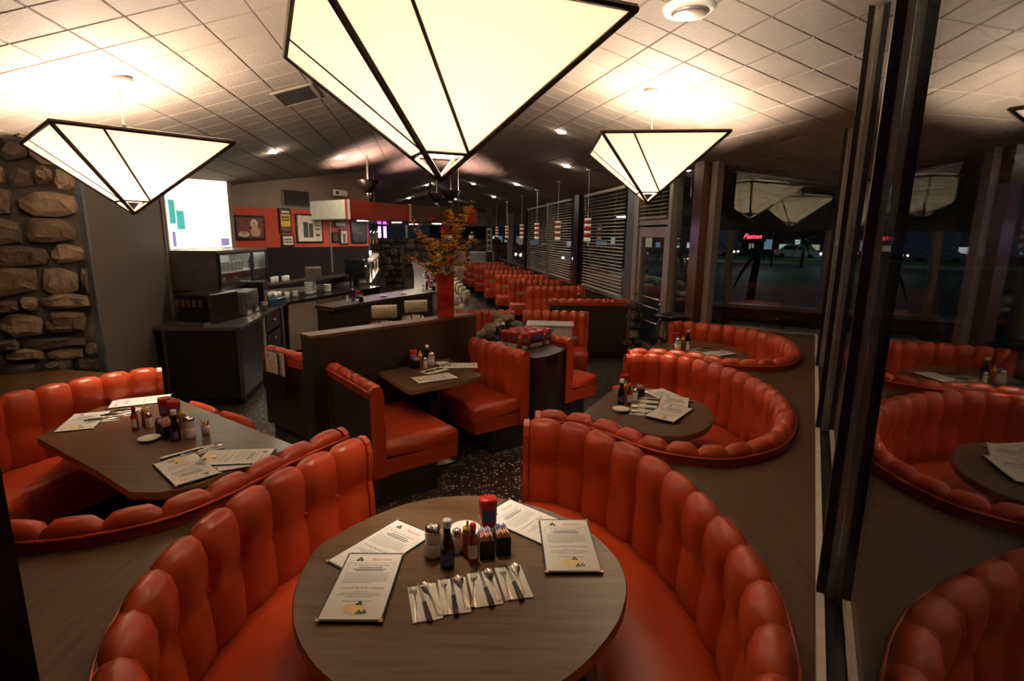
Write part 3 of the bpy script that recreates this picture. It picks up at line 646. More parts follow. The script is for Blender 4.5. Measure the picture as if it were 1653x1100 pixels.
# ------------------------------------------------------------------ menus
_tx = {}
def text_mesh(body, size, m, shear=0, sx=1):
    key = (body, size, m.name)
    if key in _tx: return _tx[key]
    c = bpy.data.curves.new('lettering', 'FONT'); c.body = body; c.size = size; c.align_x = 'CENTER'; c.shear = shear; c.resolution_u = 2
    o = bpy.data.objects.new('lettering', c); COL.objects.link(o); bpy.context.view_layer.update()
    me = bpy.data.meshes.new_from_object(o.evaluated_get(bpy.context.evaluated_depsgraph_get())); bpy.data.objects.remove(o)
    me.name = 'lettering'; me.materials.clear(); me.materials.append(m); _tx[key] = me; return me
MW, MH = .211, .372
def flat(poly, z, t=.0004): return MB().prism(poly, z, z+t)
def disc(cx, cy, r, z, n=12, ry=None): return flat([(cx+r*math.cos(2*PI*i/n), cy+(ry or r)*math.sin(2*PI*i/n)) for i in range(n)], z)
def make_menu(loc, rot, label):
    t = thing('menu', label, 'menu', loc, rot, 'menus with black covers')
    w_, h = MW/2, MH/2; z = .0055
    obj('cover', MB().box(-w_, w_, -h, h, 0, .005), BLACK, t, False, .001)
    pg = obj('page', MB().box(-w_+.006, w_-.006, -h+.009, h-.009, .005, .0056), PAPER, t)
    def put(me, x, y): return link(me, 'lettering', pg, (x, y, .0060))
    put(text_mesh('Norms', .026, INKR, .3), .028, h-.052)
    put(text_mesh("St. Patrick's Day Special", .0135, INK), 0, h-.084)
    put(text_mesh('Corned Beef & Cabbage', .0155, INK), 0, -.028)
    mb = MB()
    for yy, ww in ((h-.096, .09), (h-.106, .12), (h-.114, .10)): mb.add(flat([(-ww/2, yy), (ww/2, yy), (ww/2, yy+.0035), (-ww/2, yy+.0035)], .0058).v, flat([(0, 0), (1, 0), (1, 1), (0, 1)], 0).f)
    obj('heading_lines', mb, INK, pg)
    mb = MB(); r = random.Random(4)
    for i in range(7): yy = .055-i*.0085; ww = .155-.05*(i == 6); mb.add(flat([(-.08, yy), (-.08+ww, yy), (-.08+ww, yy+.0028), (-.08, yy+.0028)], .0058).v, flat([(0, 0), (1, 0), (1, 1), (0, 1)], 0).f)
    for i, ww in enumerate((.05, .13, .15, .09)): yy = -.044-i*.009; mb.add(flat([(-ww/2, yy), (ww/2, yy), (ww/2, yy+.0028), (-ww/2, yy+.0028)], .0058).v, flat([(0, 0), (1, 0), (1, 1), (0, 1)], 0).f)
    yy = -.094; mb.add(flat([(-.05, yy), (.05, yy), (.05, yy+.004), (-.05, yy+.004)], .0058).v, flat([(0, 0), (1, 0), (1, 1), (0, 1)], 0).f)
    obj('body_lines', mb, INKG, pg)
    mb = MB()
    for a, b, c, d in ((-.086, .086, h-.122, h-.1205), (-.086, .086, h-.066, h-.0645), (-.086, -.0845, h-.122, h-.065), (.0845, .086, h-.122, h-.065)): mb.box(a, b, c, d, .0057, .0060)
    obj('box_rule', mb, INKB, pg)
    obj('coin_emblem', disc(0, -.128, .034, .0057, 20, .026), COIN, pg)
    for cx, cy, r_ in ((.012, -.104, .009), (.020, -.146, .009), (.036, -.144, .008), (-.050, h-.045, .011)):
        mb = MB()
        for a in (0, 1, 2): d_ = disc(cx+r_*.7*math.cos(a*2.09+1.57), cy+r_*.7*math.sin(a*2.09+1.57), r_*.62, .0061, 8); mb.add(d_.v, d_.f)
        obj('shamrock', mb, SHAM, pg)
    for sx in (-1, 1):
        for sy in (-1, 1): obj('corner', MB().prism([(sx*(w_+.001), sy*(h+.001)), (sx*(w_-.014), sy*(h+.001)), (sx*(w_+.001), sy*(h-.014))], -.0005+.0006, .0062), BRASS, t)
    return t
TZ = .7455
menu0 = make_menu((-.507, 1.676, TZ+.0063), rad(.5), 'menu lying lowest at the left edge of the nearest table')
def menu(x, y, rot, label, dz=0, tilt=None):
    m = dup(menu0, (x, y, TZ+dz), rad(rot), label)
    if tilt: m.rotation_euler = tilt
    return m
def menu2(a, label, dz=0):     # a: top-left, top-right, bottom-left corners on the table
    pass
menu(.233, 1.942, 1.3, 'menu lying straight at the right edge of the nearest table', .0063)
menu(-.499, 1.912, -33.5, 'slanted menu half under another at the left of the nearest table')
menu(.075, 2.12, 51, 'slanted menu partly under another, behind the ketchup on the nearest table')
menu(1.10, 3.57, -38, 'frontmost of the fanned menus on the second banquette table', .0126)
menu(1.20, 3.80, -20, 'middle one of the fanned menus on the second banquette table', .0063)
menu(1.20, 4.00, 22, 'rearmost of the fanned menus on the second banquette table')
menu(2.18, 5.55, -62, 'upper menu on the table of the farthest banquette', .0063)
menu(2.02, 5.46, -50, 'lower menu on the table of the farthest banquette')
menu(-1.676, 2.590, 228, 'upside-down menu nearest to us on the long left table', .0063)
menu(-1.50, 2.745, -83, 'shiny menu catching the lamp glare on the long left table', .0063)
menu(-1.53, 2.67, -62, 'mostly hidden menu under two others on the long left table')
menu(-2.68, 3.72, 118, 'menu at the far end of the long left table')
menu(-2.755, 3.29, 22, 'menu at the left end of the long left table by the banquette')
menu(-.66, 4.45, -58, 'menu at the front corner of the centre booth table')
menu(-.50, 4.90, 95, 'menu beside the small dish on the centre booth table')
menu(.02, 5.62, -50, 'menu lying on the walnut service station', .083+.003)
# menus standing in the pocket of the low wall
an = math.atan2(ldv.y, ldv.x)
for i, (s_, w_, lb) in enumerate(((.20+.06, -.056, 'front menu standing in the pocket of the low wall'), (.26+.06, -.026, 'rear menu standing in the pocket of the low wall'))):
    p = l0+ldv*s_+Vector((-ldv.y, ldv.x))*w_
    m = dup(menu0, (p.x, p.y, .57+MH/2-.02), 0, lb); m.rotation_euler = (rad(90), 0, an)

# ------------------------------------------------------------------ cutlery
DULL = mat('cutlery_steel', (.62, .56, .50), .22, 1, var=.05)
def make_napkin(): return mk(MB().box(-.049, .049, -.093, .093, 0, .004), 'napkin', NAPK, False, None, .0015)
def make_fork():
    mb = MB(); rows = []
    for y, w_, z in ((-.098, .007, .003), (-.09, .009, .003), (-.05, .005, .005), (.0, .0035, .006), (.028, .005, .005), (.04, .011, .004), (.055, .013, .003)): rows.append([(-w_, y, z), (-w_*.5, y, z+.0016), (w_*.5, y, z+.0016), (w_, y, z)])
    mb.grid(rows)
    for i in range(4): x = -.011+i*.0073; mb.box(x-.0016, x+.0016, .055, .098, .003, .0048)
    return mk(mb, 'fork', DULL, True)
def make_spoon():
    mb = MB(); rows = []
    for y, w_, z in ((-.09, .007, .003), (-.08, .0085, .003), (-.04, .004, .006), (.01, .003, .006), (.03, .006, .005), (.045, .014, .004), (.06, .018, .003), (.075, .017, .003), (.088, .010, .004), (.093, .002, .005)): rows.append([(-w_, y, z+.003), (-w_*.6, y, z), (0, y, z-.001 if w_ > .01 else z+.001), (w_*.6, y, z), (w_, y, z+.003)])
    return mk(mb.grid(rows), 'spoon', DULL, True)
def knife_parts():
    b = MB().hexa([(-.006, -.01, .003), (.006, -.01, .003), (.007, .08, .003), (-.003, .105, .003), (-.006, -.01, .005), (.006, -.01, .005), (.007, .08, .0045), (-.003, .105, .0045)])
    h = MB().grid([[(x*w_, y, .002+zz) for x, zz in ((-1, 0), (-.8, .008), (.8, .008), (1, 0))] for y, w_ in ((-.105, .006), (-.1, .010), (-.07, .010), (-.03, .0075), (-.008, .008))], True)
    h.f.append((0, 1, 2, 3)); h.f.append((19, 18, 17, 16))
    return mk(b, 'blade', DULL), mk(h, 'handle', BLACK)
NK, FK, SPN = make_napkin(), make_fork(), make_spoon(); KB, KH = knife_parts()
def lay(x, y, rot, table_, which, f=(-.03, 0), kn=(-.002, 6), sp=(.028, 12), s=1.0, items='fks'):
    r = rad(rot); R2 = lambda a, b: (x+a*math.cos(r)-b*math.sin(r), y+a*math.sin(r)+b*math.cos(r))
    o = tag(link(NK, 'paper_napkin', None, (x, y, TZ)), '%s paper napkin on %s' % (which, table_), 'napkin', 'folded paper napkins'); o.rotation_euler.z = r; o.scale = (s, s, 1)
    z = TZ+.0042
    if 'f' in items:
        o = tag(link(FK, 'fork', None, (*R2(f[0], .005), z-.002)), 'fork on the %s napkin on %s' % (which, table_), 'fork', 'forks'); o.rotation_euler.z = r+rad(f[1])
    if 'k' in items:
        t = thing('steak_knife', 'black-handled knife on the %s napkin on %s' % (which, table_), 'knife', (*R2(kn[0], 0), z-.002), r+rad(kn[1]), 'black-handled knives'); link(KB, 'blade', t); link(KH, 'handle', t)
    if 's' in items:
        o = tag(link(SPN, 'spoon', None, (*R2(sp[0], .01), z-.001)), 'spoon on the %s napkin on %s' % (which, table_), 'spoon', 'spoons'); o.rotation_euler.z = r+rad(sp[1])
t1 = 'the nearest table'
lay(-.282, 1.596, 15.9, t1, 'leftmost', (-.032, 0), (-.003, 5), (.024, 10))
lay(-.188, 1.632, 11.5, t1, 'second from left', (-.028, 0), (-.002, 0), (.030, 6))
lay(-.086, 1.672, 13.5, t1, 'second from right', (-.036, -10), (.003, 3), (.032, 2))
lay(.015, 1.708, 13.6, t1, 'rightmost', (-.026, -3), (0, 3), (.020, -4))
for i, (x, y, wh) in enumerate(((1.02, 3.90, 'rearmost'), (.985, 3.79, 'second rearmost'), (.95, 3.68, 'second foremost'), (.925, 3.575, 'foremost'))): lay(x, y, 68, 'the second banquette table', wh)
lay(2.00, 5.72, 80, 'the farthest banquette table', 'front'); lay(2.09, 5.81, 80, 'the farthest banquette table', 'rear')
for x, y, wh in ((-2.655, 3.33, 'leftmost far'), (-2.625, 3.43, 'second far'), (-2.60, 3.53, 'third far')): lay(x, y, -70, 'the long left table', wh)
for x, y, wh in ((-1.81, 2.775, 'left near'), (-1.735, 2.86, 'right near')): lay(x, y, -45, 'the long left table', wh)
lay(-.70, 4.71, -40, 'the centre booth table', 'single', s=1.3)

# ------------------------------------------------------------------ condiments
SYRUP = mat('syrup_dark', (.012, .006, .006), .12, var=.05); REDS = mat('ketchup_red', (.38, .012, .01), .22, var=.05); AMBER = mat('amber_sauce', (.35, .10, .015), .15)
HOT = mat('hot_sauce', (.30, .035, .012), .18); BLUEL = mat('violet_label', (.08, .05, .22), .5, var=.5, scale=60); CREAML = mat('cream_label', (.72, .66, .55), .6)
REDCAP = mat('red_cap', (.55, .02, .02), .35); GREEN = mat('green_neck', (.03, .12, .04), .4); YEL = mat('yellow_cap', (.80, .48, .10), .4)
SUG = mat('sugar', (.82, .79, .74), .8, var=.04); GLS = mat('jar_glass', (.55, .52, .48), .08, var=.03)
PINK = mat('pink_packet', (.72, .28, .22), .6); VIOL = mat('violet_packet', (.36, .30, .52), .6); BLUEP = mat('blue_packet', (.12, .14, .32), .6); PEACH = mat('peach_packet', (.80, .42, .28), .6)
def syrup(loc, label):
    t = thing('syrup_bottle', label, 'bottle', loc, 0, 'dark syrup bottles')
    obj('glass', MB().lathe([(.024, 0), (.027, .006), (.027, .075), (.022, .10), (.013, .135), (.012, .165)], 16), SYRUP, t, True)
    obj('label', MB().grid([[(.0275*math.cos(a), .0275*math.sin(a), z) for a in [rad(-150+12*i) for i in range(11)]] for z in (.018, .062)]), BLUEL, t, True)
    obj('cap', MB().lathe([(.0165, .162), (.017, .166), (.017, .186), (.015, .19)], 16), PORC, t, True); return t
def sugar(loc, label):
    t = thing('sugar_pourer', label, 'sugar pourer', loc, 0, 'sugar pourers')
    obj('jar', MB().lathe([(.030, 0), (.033, .01), (.030, .055), (.032, .10), (.030, .108)], 16), GLS, t, True)
    obj('sugar_fill', MB().lathe([(.0305, .011), (.0335, .014), (.0308, .05), (.0308, .06)], 16), SUG, t, True)
    obj('lid', MB().lathe([(.032, .104), (.033, .112), (.028, .124), (.010, .134)], 16), CHROME, t, True)
    obj('spout', MB().box(-.006, .006, -.03, -.008, .128, .133), CHROME, t); return t
def shaker(loc, label, fill=None):
    t = thing('salt_shaker', label, 'shaker', loc, 0, 'glass shakers')
    obj('jar', MB().lathe([(.018, 0), (.021, .006), (.018, .04), (.019, .066)], 12), fill or SUG, t, True)
    obj('lid', MB().lathe([(.0195, .066), (.020, .078), (.016, .092), (.006, .098)], 12), CHROME, t, True); return t
def hot(loc, label):
    t = thing('hot_sauce_bottle', label, 'bottle', loc, 0, 'hot sauce bottles')
    obj('glass', MB().lathe([(.018, 0), (.020, .005), (.020, .085), (.010, .112), (.009, .132)], 14), HOT, t, True)
    obj('label', MB().grid([[(.0205*math.cos(a), .0205*math.sin(a), z) for a in [rad(-150+12*i) for i in range(11)]] for z in (.02, .075)]), CREAML, t, True)
    obj('neck_wrap', MB().lathe([(.0105, .112), (.0105, .132)], 12), GREEN, t, True); obj('cap', MB().lathe([(.012, .132), (.012, .152), (.010, .156)], 12), REDCAP, t, True); return t
def ketchup(loc, rz, label):
    t = thing('ketchup_bottle', label, 'bottle', loc, rz, 'ketchup bottles')
    sec = lambda rx, ry, z: [(rx*math.copysign(abs(math.cos(a))**.6, math.cos(a)), ry*math.copysign(abs(math.sin(a))**.6, math.sin(a)), z) for a in [2*PI*i/16 for i in range(16)]]
    mb = MB().grid([sec(.026, .022, .035), sec(.034, .025, .05), sec(.036, .026, .10), sec(.038, .027, .145), sec(.034, .023, .16), sec(.026, .016, .156)], True); mb.f.append(tuple(range(80, 96)))
    obj('body', mb, REDS, t, True); obj('cap', MB().lathe([(.026, 0), (.028, .003), (.026, .034), (.022, .036)], 16), PORC, t, True)
    obj('label', MB().grid([[(x, -.0275-.001*(1-(x/.026)**2), z) for x in (-.026, -.013, 0, .013, .026)] for z in (.065, .115)]), BLUEP, t, True); return t
def honey(loc, label):
    t = thing('mustard_bottle', label, 'bottle', loc, 0, 'squeeze bottles with yellow caps')
    obj('body', MB().lathe([(.020, 0), (.022, .006), (.019, .05), (.022, .085), (.018, .095)], 14), AMBER, t, True); obj('cap', MB().lathe([(.019, .094), (.018, .11), (.006, .118), (.005, .135), (.003, .14)], 12), YEL, t, True); return t
def caddy(loc, rz, label):
    t = thing('sweetener_caddy', label, 'caddy', loc, rz, 'black sweetener caddies')
    mb = MB()
    for a in ((-.028, .028, -.038, -.034), (-.028, .028, .034, .038), (-.028, -.025, -.038, .038), (.025, .028, -.038, .038), (-.028, .028, -.001, .001)): mb.box(*a, 0, .075)
    mb.box(-.028, .028, -.038, .038, 0, .004); obj('box', mb, BLACK, t)
    for y, m in ((-.0175, PEACH), (.0175, BLUEP)):
        for i in range(7): obj('packet', MB().box(-.024+i*.0068, -.020+i*.0068, y-.015, y+.015, .005, .092+.004*(i % 3)), m, t)
    return t
def dish(loc, label, r=.05):
    t = tag(link(mk(MB().lathe([(r*.55, 0), (r*.6, .003), (r*.95, .016), (r, .020), (r*.93, .018), (r*.55, .006), (.001, .005)], 24, (0, 0, 0), False), 'dish', PORC, True), 'small_dish', None, loc), label, 'dish', 'small white dishes'); return t
# nearest table
sy0 = syrup((-.23, 1.80, TZ), 'dark syrup bottle with violet label on the nearest table')
su0 = sugar((-.292, 1.862, TZ), 'glass sugar pourer with chrome lid on the nearest table')
sh0 = shaker((-.205, 1.895, TZ), 'salt shaker behind the syrup bottle on the nearest table')
ho0 = hot((-.138, 1.835, TZ), 'red-capped hot sauce bottle on the nearest table')
hn0 = honey((-.163, 1.885, TZ), 'yellow-capped squeeze bottle on the nearest table')
ca0 = caddy((-.092, 1.882, TZ), rad(12), 'left sweetener caddy with pink and violet packets on the nearest table')
for o, m in zip([c for c in ca0.children if c.name.startswith('packet')], [PINK]*7+[VIOL]*7): o.data = o.data.copy(); o.data.materials[0] = m
ca1 = caddy((-.030, 1.905, TZ), rad(12), 'right sweetener caddy with peach and blue packets on the nearest table')
ke0 = ketchup((-.09, 2.03, TZ), rad(10), 'red ketchup bottle standing on its cap on the nearest table')
dish((-.185, 2.03, TZ), 'white dish behind the condiments on the nearest table', .065)
# second banquette table
T = 'on the second banquette table'
dup(sy0, (.809, 3.80, TZ), 0, 'dark syrup bottle '+T); dup(ho0, (.868, 3.80, TZ), 0, 'hot sauce bottle '+T); dup(sh0, (.932, 3.88, TZ), 0, 'salt shaker '+T)
dup(ca1, (.98, 3.98, TZ), .3, 'sweetener caddy '+T); dup(ke0, (.885, 4.06, TZ), .2, 'ketchup bottle '+T); dup(hn0, (.87, 3.93, TZ), 0, 'yellow-capped squeeze bottle '+T)
dish((.775, 3.633, TZ), 'small white dish '+T, .062)
T = 'on the farthest banquette table'
dup(su0, (1.82, 5.77, TZ), 0, 'sugar pourer '+T); dup(ke0, (1.87, 5.98, TZ), 0, 'ketchup bottle '+T); dup(hn0, (1.90, 5.86, TZ), 0, 'yellow-capped squeeze bottle '+T); dup(sy0, (1.985, 5.95, TZ), 0, 'syrup bottle '+T); dup(sh0, (1.92, 5.74, TZ), 0, 'salt shaker '+T)
T = 'on the long left table'
dup(ca1, (-2.12, 3.10, TZ), .9, 'left sweetener caddy '+T); dup(ca0, (-2.06, 3.05, TZ), .9, 'right sweetener caddy '+T); dup(ke0, (-2.24, 3.32, TZ), .6, 'left ketchup bottle '+T); dup(ke0, (-2.15, 3.27, TZ), .6, 'right ketchup bottle '+T)
dup(sy0, (-1.97, 2.985, TZ), 0, 'syrup bottle '+T); dup(su0, (-1.925, 3.045, TZ), 0, 'sugar pourer '+T); dup(hn0, (-2.32, 3.24, TZ), 0, 'left yellow-capped squeeze bottle '+T); dup(hn0, (-2.05, 3.18, TZ), 0, 'right yellow-capped squeeze bottle '+T)
dup(ho0, (-2.33, 3.16, TZ), 0, 'hot sauce bottle '+T); dup(sh0, (-2.27, 3.20, TZ), 0, 'salt shaker '+T); dish((-2.13, 2.985, TZ), 'small white dish '+T, .06)
t = thing('crayon_cup', 'small glass cup of coloured sticks on the long left table', 'cup', (-1.86, 3.10, TZ))
obj('cup', MB().lathe([(.020, 0), (.026, .055)], 12), GLS, t, True)
for i in range(7): obj('stick', MB().tube([(.008*math.cos(i), .008*math.sin(i), .02), (.024*math.cos(i), .024*math.sin(i), .085)], .005, 6), (YEL, VIOL, YEL, BLUEP, PINK, YEL, VIOL)[i], t)
T = 'on the centre booth table'
dup(ke0, (-.92, 4.87, TZ), .5, 'ketchup bottle '+T); dup(ca1, (-.885, 4.805, TZ), .8, 'sweetener caddy '+T); dup(sy0, (-.80, 4.95, TZ), 0, 'syrup bottle '+T); dup(hn0, (-.86, 4.90, TZ), 0, 'yellow-capped squeeze bottle '+T); dup(su0, (-.755, 4.90, TZ), 0, 'sugar pourer '+T); dup(sh0, (-.80, 4.83, TZ), 0, 'salt shaker '+T)
dish((-.66, 4.94, TZ), 'small white dish '+T, .07)
for i, (x, y) in enumerate(((1.1, 9.7), (.5, 11.5), (.15, 13.0))):
    dup(ca1, (x, y, TZ), 0, 'caddy on the %s window booth table from the door' % ('first', 'second', 'third')[i]); dup(sy0, (x+.1, y+.05, TZ), 0, 'syrup bottle on the %s window booth table from the door' % ('first', 'second', 'third')[i])
# clear bin full of bottles, its lid box behind
bz = .832
t = thing('condiment_bin', 'clear plastic bin packed with ketchup and mustard bottles', 'bin', (.15, 5.52, bz), rad(50))
mb = MB()
for a in ((-.23, .23, -.17, -.166), (-.23, .23, .166, .17), (-.23, -.226, -.17, .17), (.226, .23, -.17, .17)): mb.box(*a, 0, .15)
mb.box(-.23, .23, -.17, .17, 0, .004); obj('tub', mb, CGLASS, t)
mb = MB()
for a in ((-.245, .245, -.185, -.17), (-.245, .245, .17, .185), (-.245, -.23, -.17, .17), (.23, .245, -.17, .17)): mb.box(*a, .145, .152)
obj('rim', mb, CGLASS, t)
R_ = Matrix.Rotation(rad(50), 3, 'Z'); r = random.Random(5)
for i in range(7):
    for j in range(5):
        v = R_ @ Vector((-.19+i*.063, -.13+j*.065, 0)); loc = (.15+v.x, 5.52+v.y, bz+.005)
        row = ('front', 'second', 'middle', 'fourth', 'back')[j]; colw = ('first', 'second', 'third', 'fourth', 'fifth', 'sixth', 'seventh')[i]
        if (i+j) % 4 == 1: dup(hn0, loc, r.random(), 'yellow-capped bottle in the clear bin, %s row, %s from its left' % (row, colw))
        else: o = dup(ke0, loc, r.random()*.6, 'ketchup bottle in the clear bin, %s row, %s from its left' % (row, colw))
for x, y, lb in ((-.16, 5.72, 'left'), (-.10, 5.80, 'right')): dup(sy0, (x, y, .832), 0, 'syrup bottle standing at the %s beside the clear bin' % lb)
t = thing('plastic_tote', 'empty clear plastic tote with lid behind the condiment bin', 'bin', (.45, 6.30, .762), rad(-5))
mb = MB()
for a in ((-.26, .26, -.15, -.146), (-.26, .26, .146, .15), (-.26, -.256, -.15, .15), (.256, .26, -.15, .15)): mb.box(*a, 0, .16)
mb.box(-.26, .26, -.15, .15, 0, .004); FROST = mat('frosted_plastic', (.50, .47, .42), .3); obj('tub', mb, FROST, t); obj('lid', MB().box(-.28, .28, -.17, .17, .16, .175), FROST, t, False, .004)
# red glass vase and flowers
t = thing('flower_vase', 'tall square red glass vase of yellow forsythia and silk flowers', 'vase', (-.670, 5.325, 1.151), rad(12))
VASE = mat('red_glass', (.30, .022, .008), .08, var=.5, scale=7, coat=.6, emit=(.4, .02, .005), es=.0)
obj('glass', MB().grid([[(sx*w_, sy*w_, z) for sx, sy in ((-1, -.9), (-.9, -1), (.9, -1), (1, -.9), (1, .9), (.9, 1), (-.9, 1), (-1, .9))] for w_, z in ((.001, 0), (.078, 0), (.080, .01), (.083, .42), (.088, .44), (.078, .43), (.07, .30))], True), VASE, t, True)
FY = mat('yellow_petals', (.90, .56, .03), .6); FR = mat('red_petals', (.42, .04, .03), .6); FW = mat('white_petals', (.72, .66, .56), .6); FG = mat('green_leaves', (.10, .24, .04), .6); FO = mat('orange_petals', (.55, .24, .05), .6); STEM = mat('twig', (.10, .05, .025), .7)
r = random.Random(11)
def blossom(c, s, n=5):
    mb = MB()
    for i in range(n):
        a = 2*PI*i/n+r.random(); d = Vector((math.cos(a), math.sin(a), r.uniform(-.2, .6))).normalized(); u = d.cross(Vector((0, 0, 1))).normalized()
        c_ = Vector(c); mb.add([c_, c_+d*s*.6+u*s*.35, c_+d*s*1.1, c_+d*s*.6-u*s*.35], [(0, 1, 2, 3)])
    return mb
sprays = [((-.32, -.05, .95), 22), ((-.22, .05, .80), 16), ((.02, -.08, 1.02), 18), ((.10, 0, .98), 26), ((.20, -.05, 1.06), 26), ((.27, .08, 1.10), 20), ((.16, -.1, .70), 22), ((.22, -.03, .56), 16), ((-.38, -.02, .60), 14), ((-.10, -.12, .62), 18), ((.30, 0, .80), 14)]
for e, n in sprays:
    sp = obj('spray_stem', MB().tube([(0, 0, .30), (e[0]*.35, e[1]*.35, .3+(e[2]-.3)*.5), (e[0], e[1], e[2])], .004, 5), STEM, t, True)
    mb = MB()
    for i in range(n*3):
        f = r.uniform(.3, 1); b_ = Vector((0, 0, .30)).lerp(Vector((e[0]*.35, e[1]*.35, .3+(e[2]-.3)*.5)), min(1, f*2)) if f < .5 else Vector((e[0]*.35, e[1]*.35, .3+(e[2]-.3)*.5)).lerp(Vector(e), f*2-1)
        q = blossom(b_+Vector((r.uniform(-.035, .035), r.uniform(-.03, .03), r.uniform(-.03, .03))), r.uniform(.024, .040)); mb.add(q.v, q.f)
    obj('blossoms', mb, FY, sp)
for c, s, m, nm in (((.03, -.10, .56), .06, FR, 'red_bloom'), ((-.06, -.09, .56), .05, FW, 'white_bloom'), ((.10, -.10, .48), .05, FW, 'white_bloom'), ((.0, -.11, .45), .045, FW, 'white_bloom'), ((.16, -.05, .47), .06, FW, 'white_bloom'), ((-.16, -.06, .50), .07, FO, 'orange_bloom'), ((-.10, -.05, .72), .08, FO, 'orange_bloom'), ((0, -.04, .84), .07, FR, 'red_bloom'), ((-.12, 0, .95), .05, FR, 'red_bloom'), ((.02, 0, 1.0), .05, FR, 'red_bloom'), ((.06, -.08, .66), .06, FR, 'red_bloom'), ((-.02, -.1, .70), .05, FO, 'orange_bloom')):
    mb = MB().ball(c, s*.6, 9, 6)
    for i in range(8): q = blossom(Vector(c)+Vector((r.uniform(-1, 1), r.uniform(-1, 1), r.uniform(-1, 1)))*s*.35, s*.75, 7); mb.add(q.v, q.f)
    obj(nm, mb, m, t)
for i in range(30):
    a = r.uniform(0, 2*PI); p = Vector((.12*math.cos(a)-.03, .10*math.sin(a)-.03, r.uniform(.42, .66))); d = Vector((math.cos(a), math.sin(a), r.uniform(.1, .8))).normalized()*.12; u = d.cross(Vector((0, 0, 1))).normalized()*.03
    obj('leaf', MB().add([p, p+d*.5+u, p+d, p+d*.5-u], [(0, 1, 2, 3)]), FG, t)

# ------------------------------------------------------------------ kitchen side
# backlit menu sign
t = thing('lightbox_sign', 'glowing white backlit menu board above the steel cabinet', 'sign', (-4.35, 7.0, 1.72))
q = lambda x, y, z: (x, y, z)
wobj('case', MB().hexa([(-4.38, 6.92, 1.70), (-4.34, 8.42, 1.70), (-4.40, 8.42, 1.70), (-4.43, 6.92, 1.70), (-4.38, 6.92, 2.78), (-4.34, 8.42, 2.78), (-4.40, 8.42, 2.78), (-4.43, 6.92, 2.78)]), ALU, t)
def sign_mat():
    m, N, L, b = nt('lightbox_print'); tc = N.new('ShaderNodeTexCoord'); nz = N.new('ShaderNodeTexNoise'); nz.inputs['Scale'].default_value = 2.2; nz.inputs['Detail'].default_value = 3
    L.new(tc.outputs['Object'], nz.inputs['Vector']); cr = N.new('ShaderNodeValToRGB'); L.new(nz.outputs['Fac'], cr.inputs['Fac'])
    for i, (p, c) in enumerate(((.30, (.30, .55, .50, 1)), (.42, (1, .95, .72, 1)))): cr.color_ramp.elements[i].position = p; cr.color_ramp.elements[i].color = c
    L.new(cr.outputs['Color'], b.inputs['Emission Color']); b.inputs['Emission Strength'].default_value = 1.4; b.inputs['Base Color'].default_value = (.5, .5, .45, 1); return m
wobj('face', MB().hexa([(-4.372, 6.95, 1.73), (-4.332, 8.39, 1.73), (-4.338, 8.39, 1.73), (-4.378, 6.95, 1.73), (-4.372, 6.95, 2.75), (-4.332, 8.39, 2.75), (-4.338, 8.39, 2.75), (-4.378, 6.95, 2.75)]), sign_mat(), t)
PG = emis('sign_green', (.05, .38, .34), .8); PV = emis('sign_violet', (.25, .18, .42), .8)
for y0, y1, z0, z1, m, nm in ((6.98, 7.10, 2.05, 2.35, PG, 'green_picture'), (7.12, 7.28, 1.98, 2.22, PG, 'teal_picture'), (7.0, 7.06, 1.76, 1.95, PV, 'violet_picture'), (8.1, 8.32, 1.75, 1.86, PV, 'violet_border')):
    wobj(nm, MB().box(-4.372+(y0-6.95)*.0278+.004, -4.372+(y0-6.95)*.0278+.010, y0, y1, z0, z1), m, t)
# steel wall refrigerator with lit glass doors
t = thing('display_refrigerator', 'stainless wall refrigerator with two lit glass doors', 'refrigerator', (-3.9, 7.3, 1.25))
F0, F1 = Vector((-3.62, 6.62)), Vector((-3.72, 8.2)); fd2 = (F1-F0).normalized(); fl = (F1-F0).length
fb = lambda l0, l1, w0, w1, z0, z1: MB().obox(F0, fd2, l0, l1, w0, w1, z0, z1)
wobj('left_side', fb(0, .02, 0, .68, 1.24, 1.70), STEEL, t); wobj('right_side', fb(fl-.02, fl, 0, .6, 1.24, 1.70), STEEL, t)
wobj('top', fb(0, fl, 0, .68, 1.70, 1.725), STEEL, t); wobj('bottom', fb(0, fl, 0, .68, 1.215, 1.24), DSTEEL, t)
wobj('back', fb(0, fl, .55, .57, 1.24, 1.70), WPAINT, t); wobj('light_tube', fb(.05, fl-.05, .25, .28, 1.665, 1.69), emis('cool_tube', (.85, 1, .92), 9), t)
wobj('shelf', fb(.02, fl-.02, .08, .5, 1.42, 1.43), WPAINT, t)
for a, b in ((0.02, .06), (fl*.62, fl*.62+.07), (fl-.06, fl-.02)): wobj('door_frame', fb(a, b, -.015, .01, 1.24, 1.70), DSTEEL, t)
for z in (1.24, 1.67): wobj('door_rail', fb(.02, fl-.02, -.014, .01, z, z+.03), DSTEEL, t)
for a, b in ((.06, fl*.62), (fl*.62+.07, fl-.06)): wobj('door_pane', fb(a, b, -.004, 0, 1.27, 1.67), CGLASS, t)
for i in range(9):
    p = F0+fd2*(.25+i*.11)+Vector((-fd2.y, fd2.x))*.2
    solo('chilled_glass', MB().lathe([(.022, 1.431), (.034, 1.52), (.036, 1.56)], 10, (p.x, p.y, 0)), GLS, 'glass number %s from the left on the lit refrigerator shelf' % ('one', 'two', 'three', 'four', 'five', 'six', 'seven', 'eight', 'nine')[i], 'glass', (p.x, p.y, 1.431), True, 'glasses in the refrigerator')
p = F0+fd2*1.35+Vector((-fd2.y, fd2.x))*.15
dup(sy0, (p.x, p.y, 1.431), 0, 'dark bottle at the right end of the lit refrigerator').scale = (1.2, 1.2, 1.2)
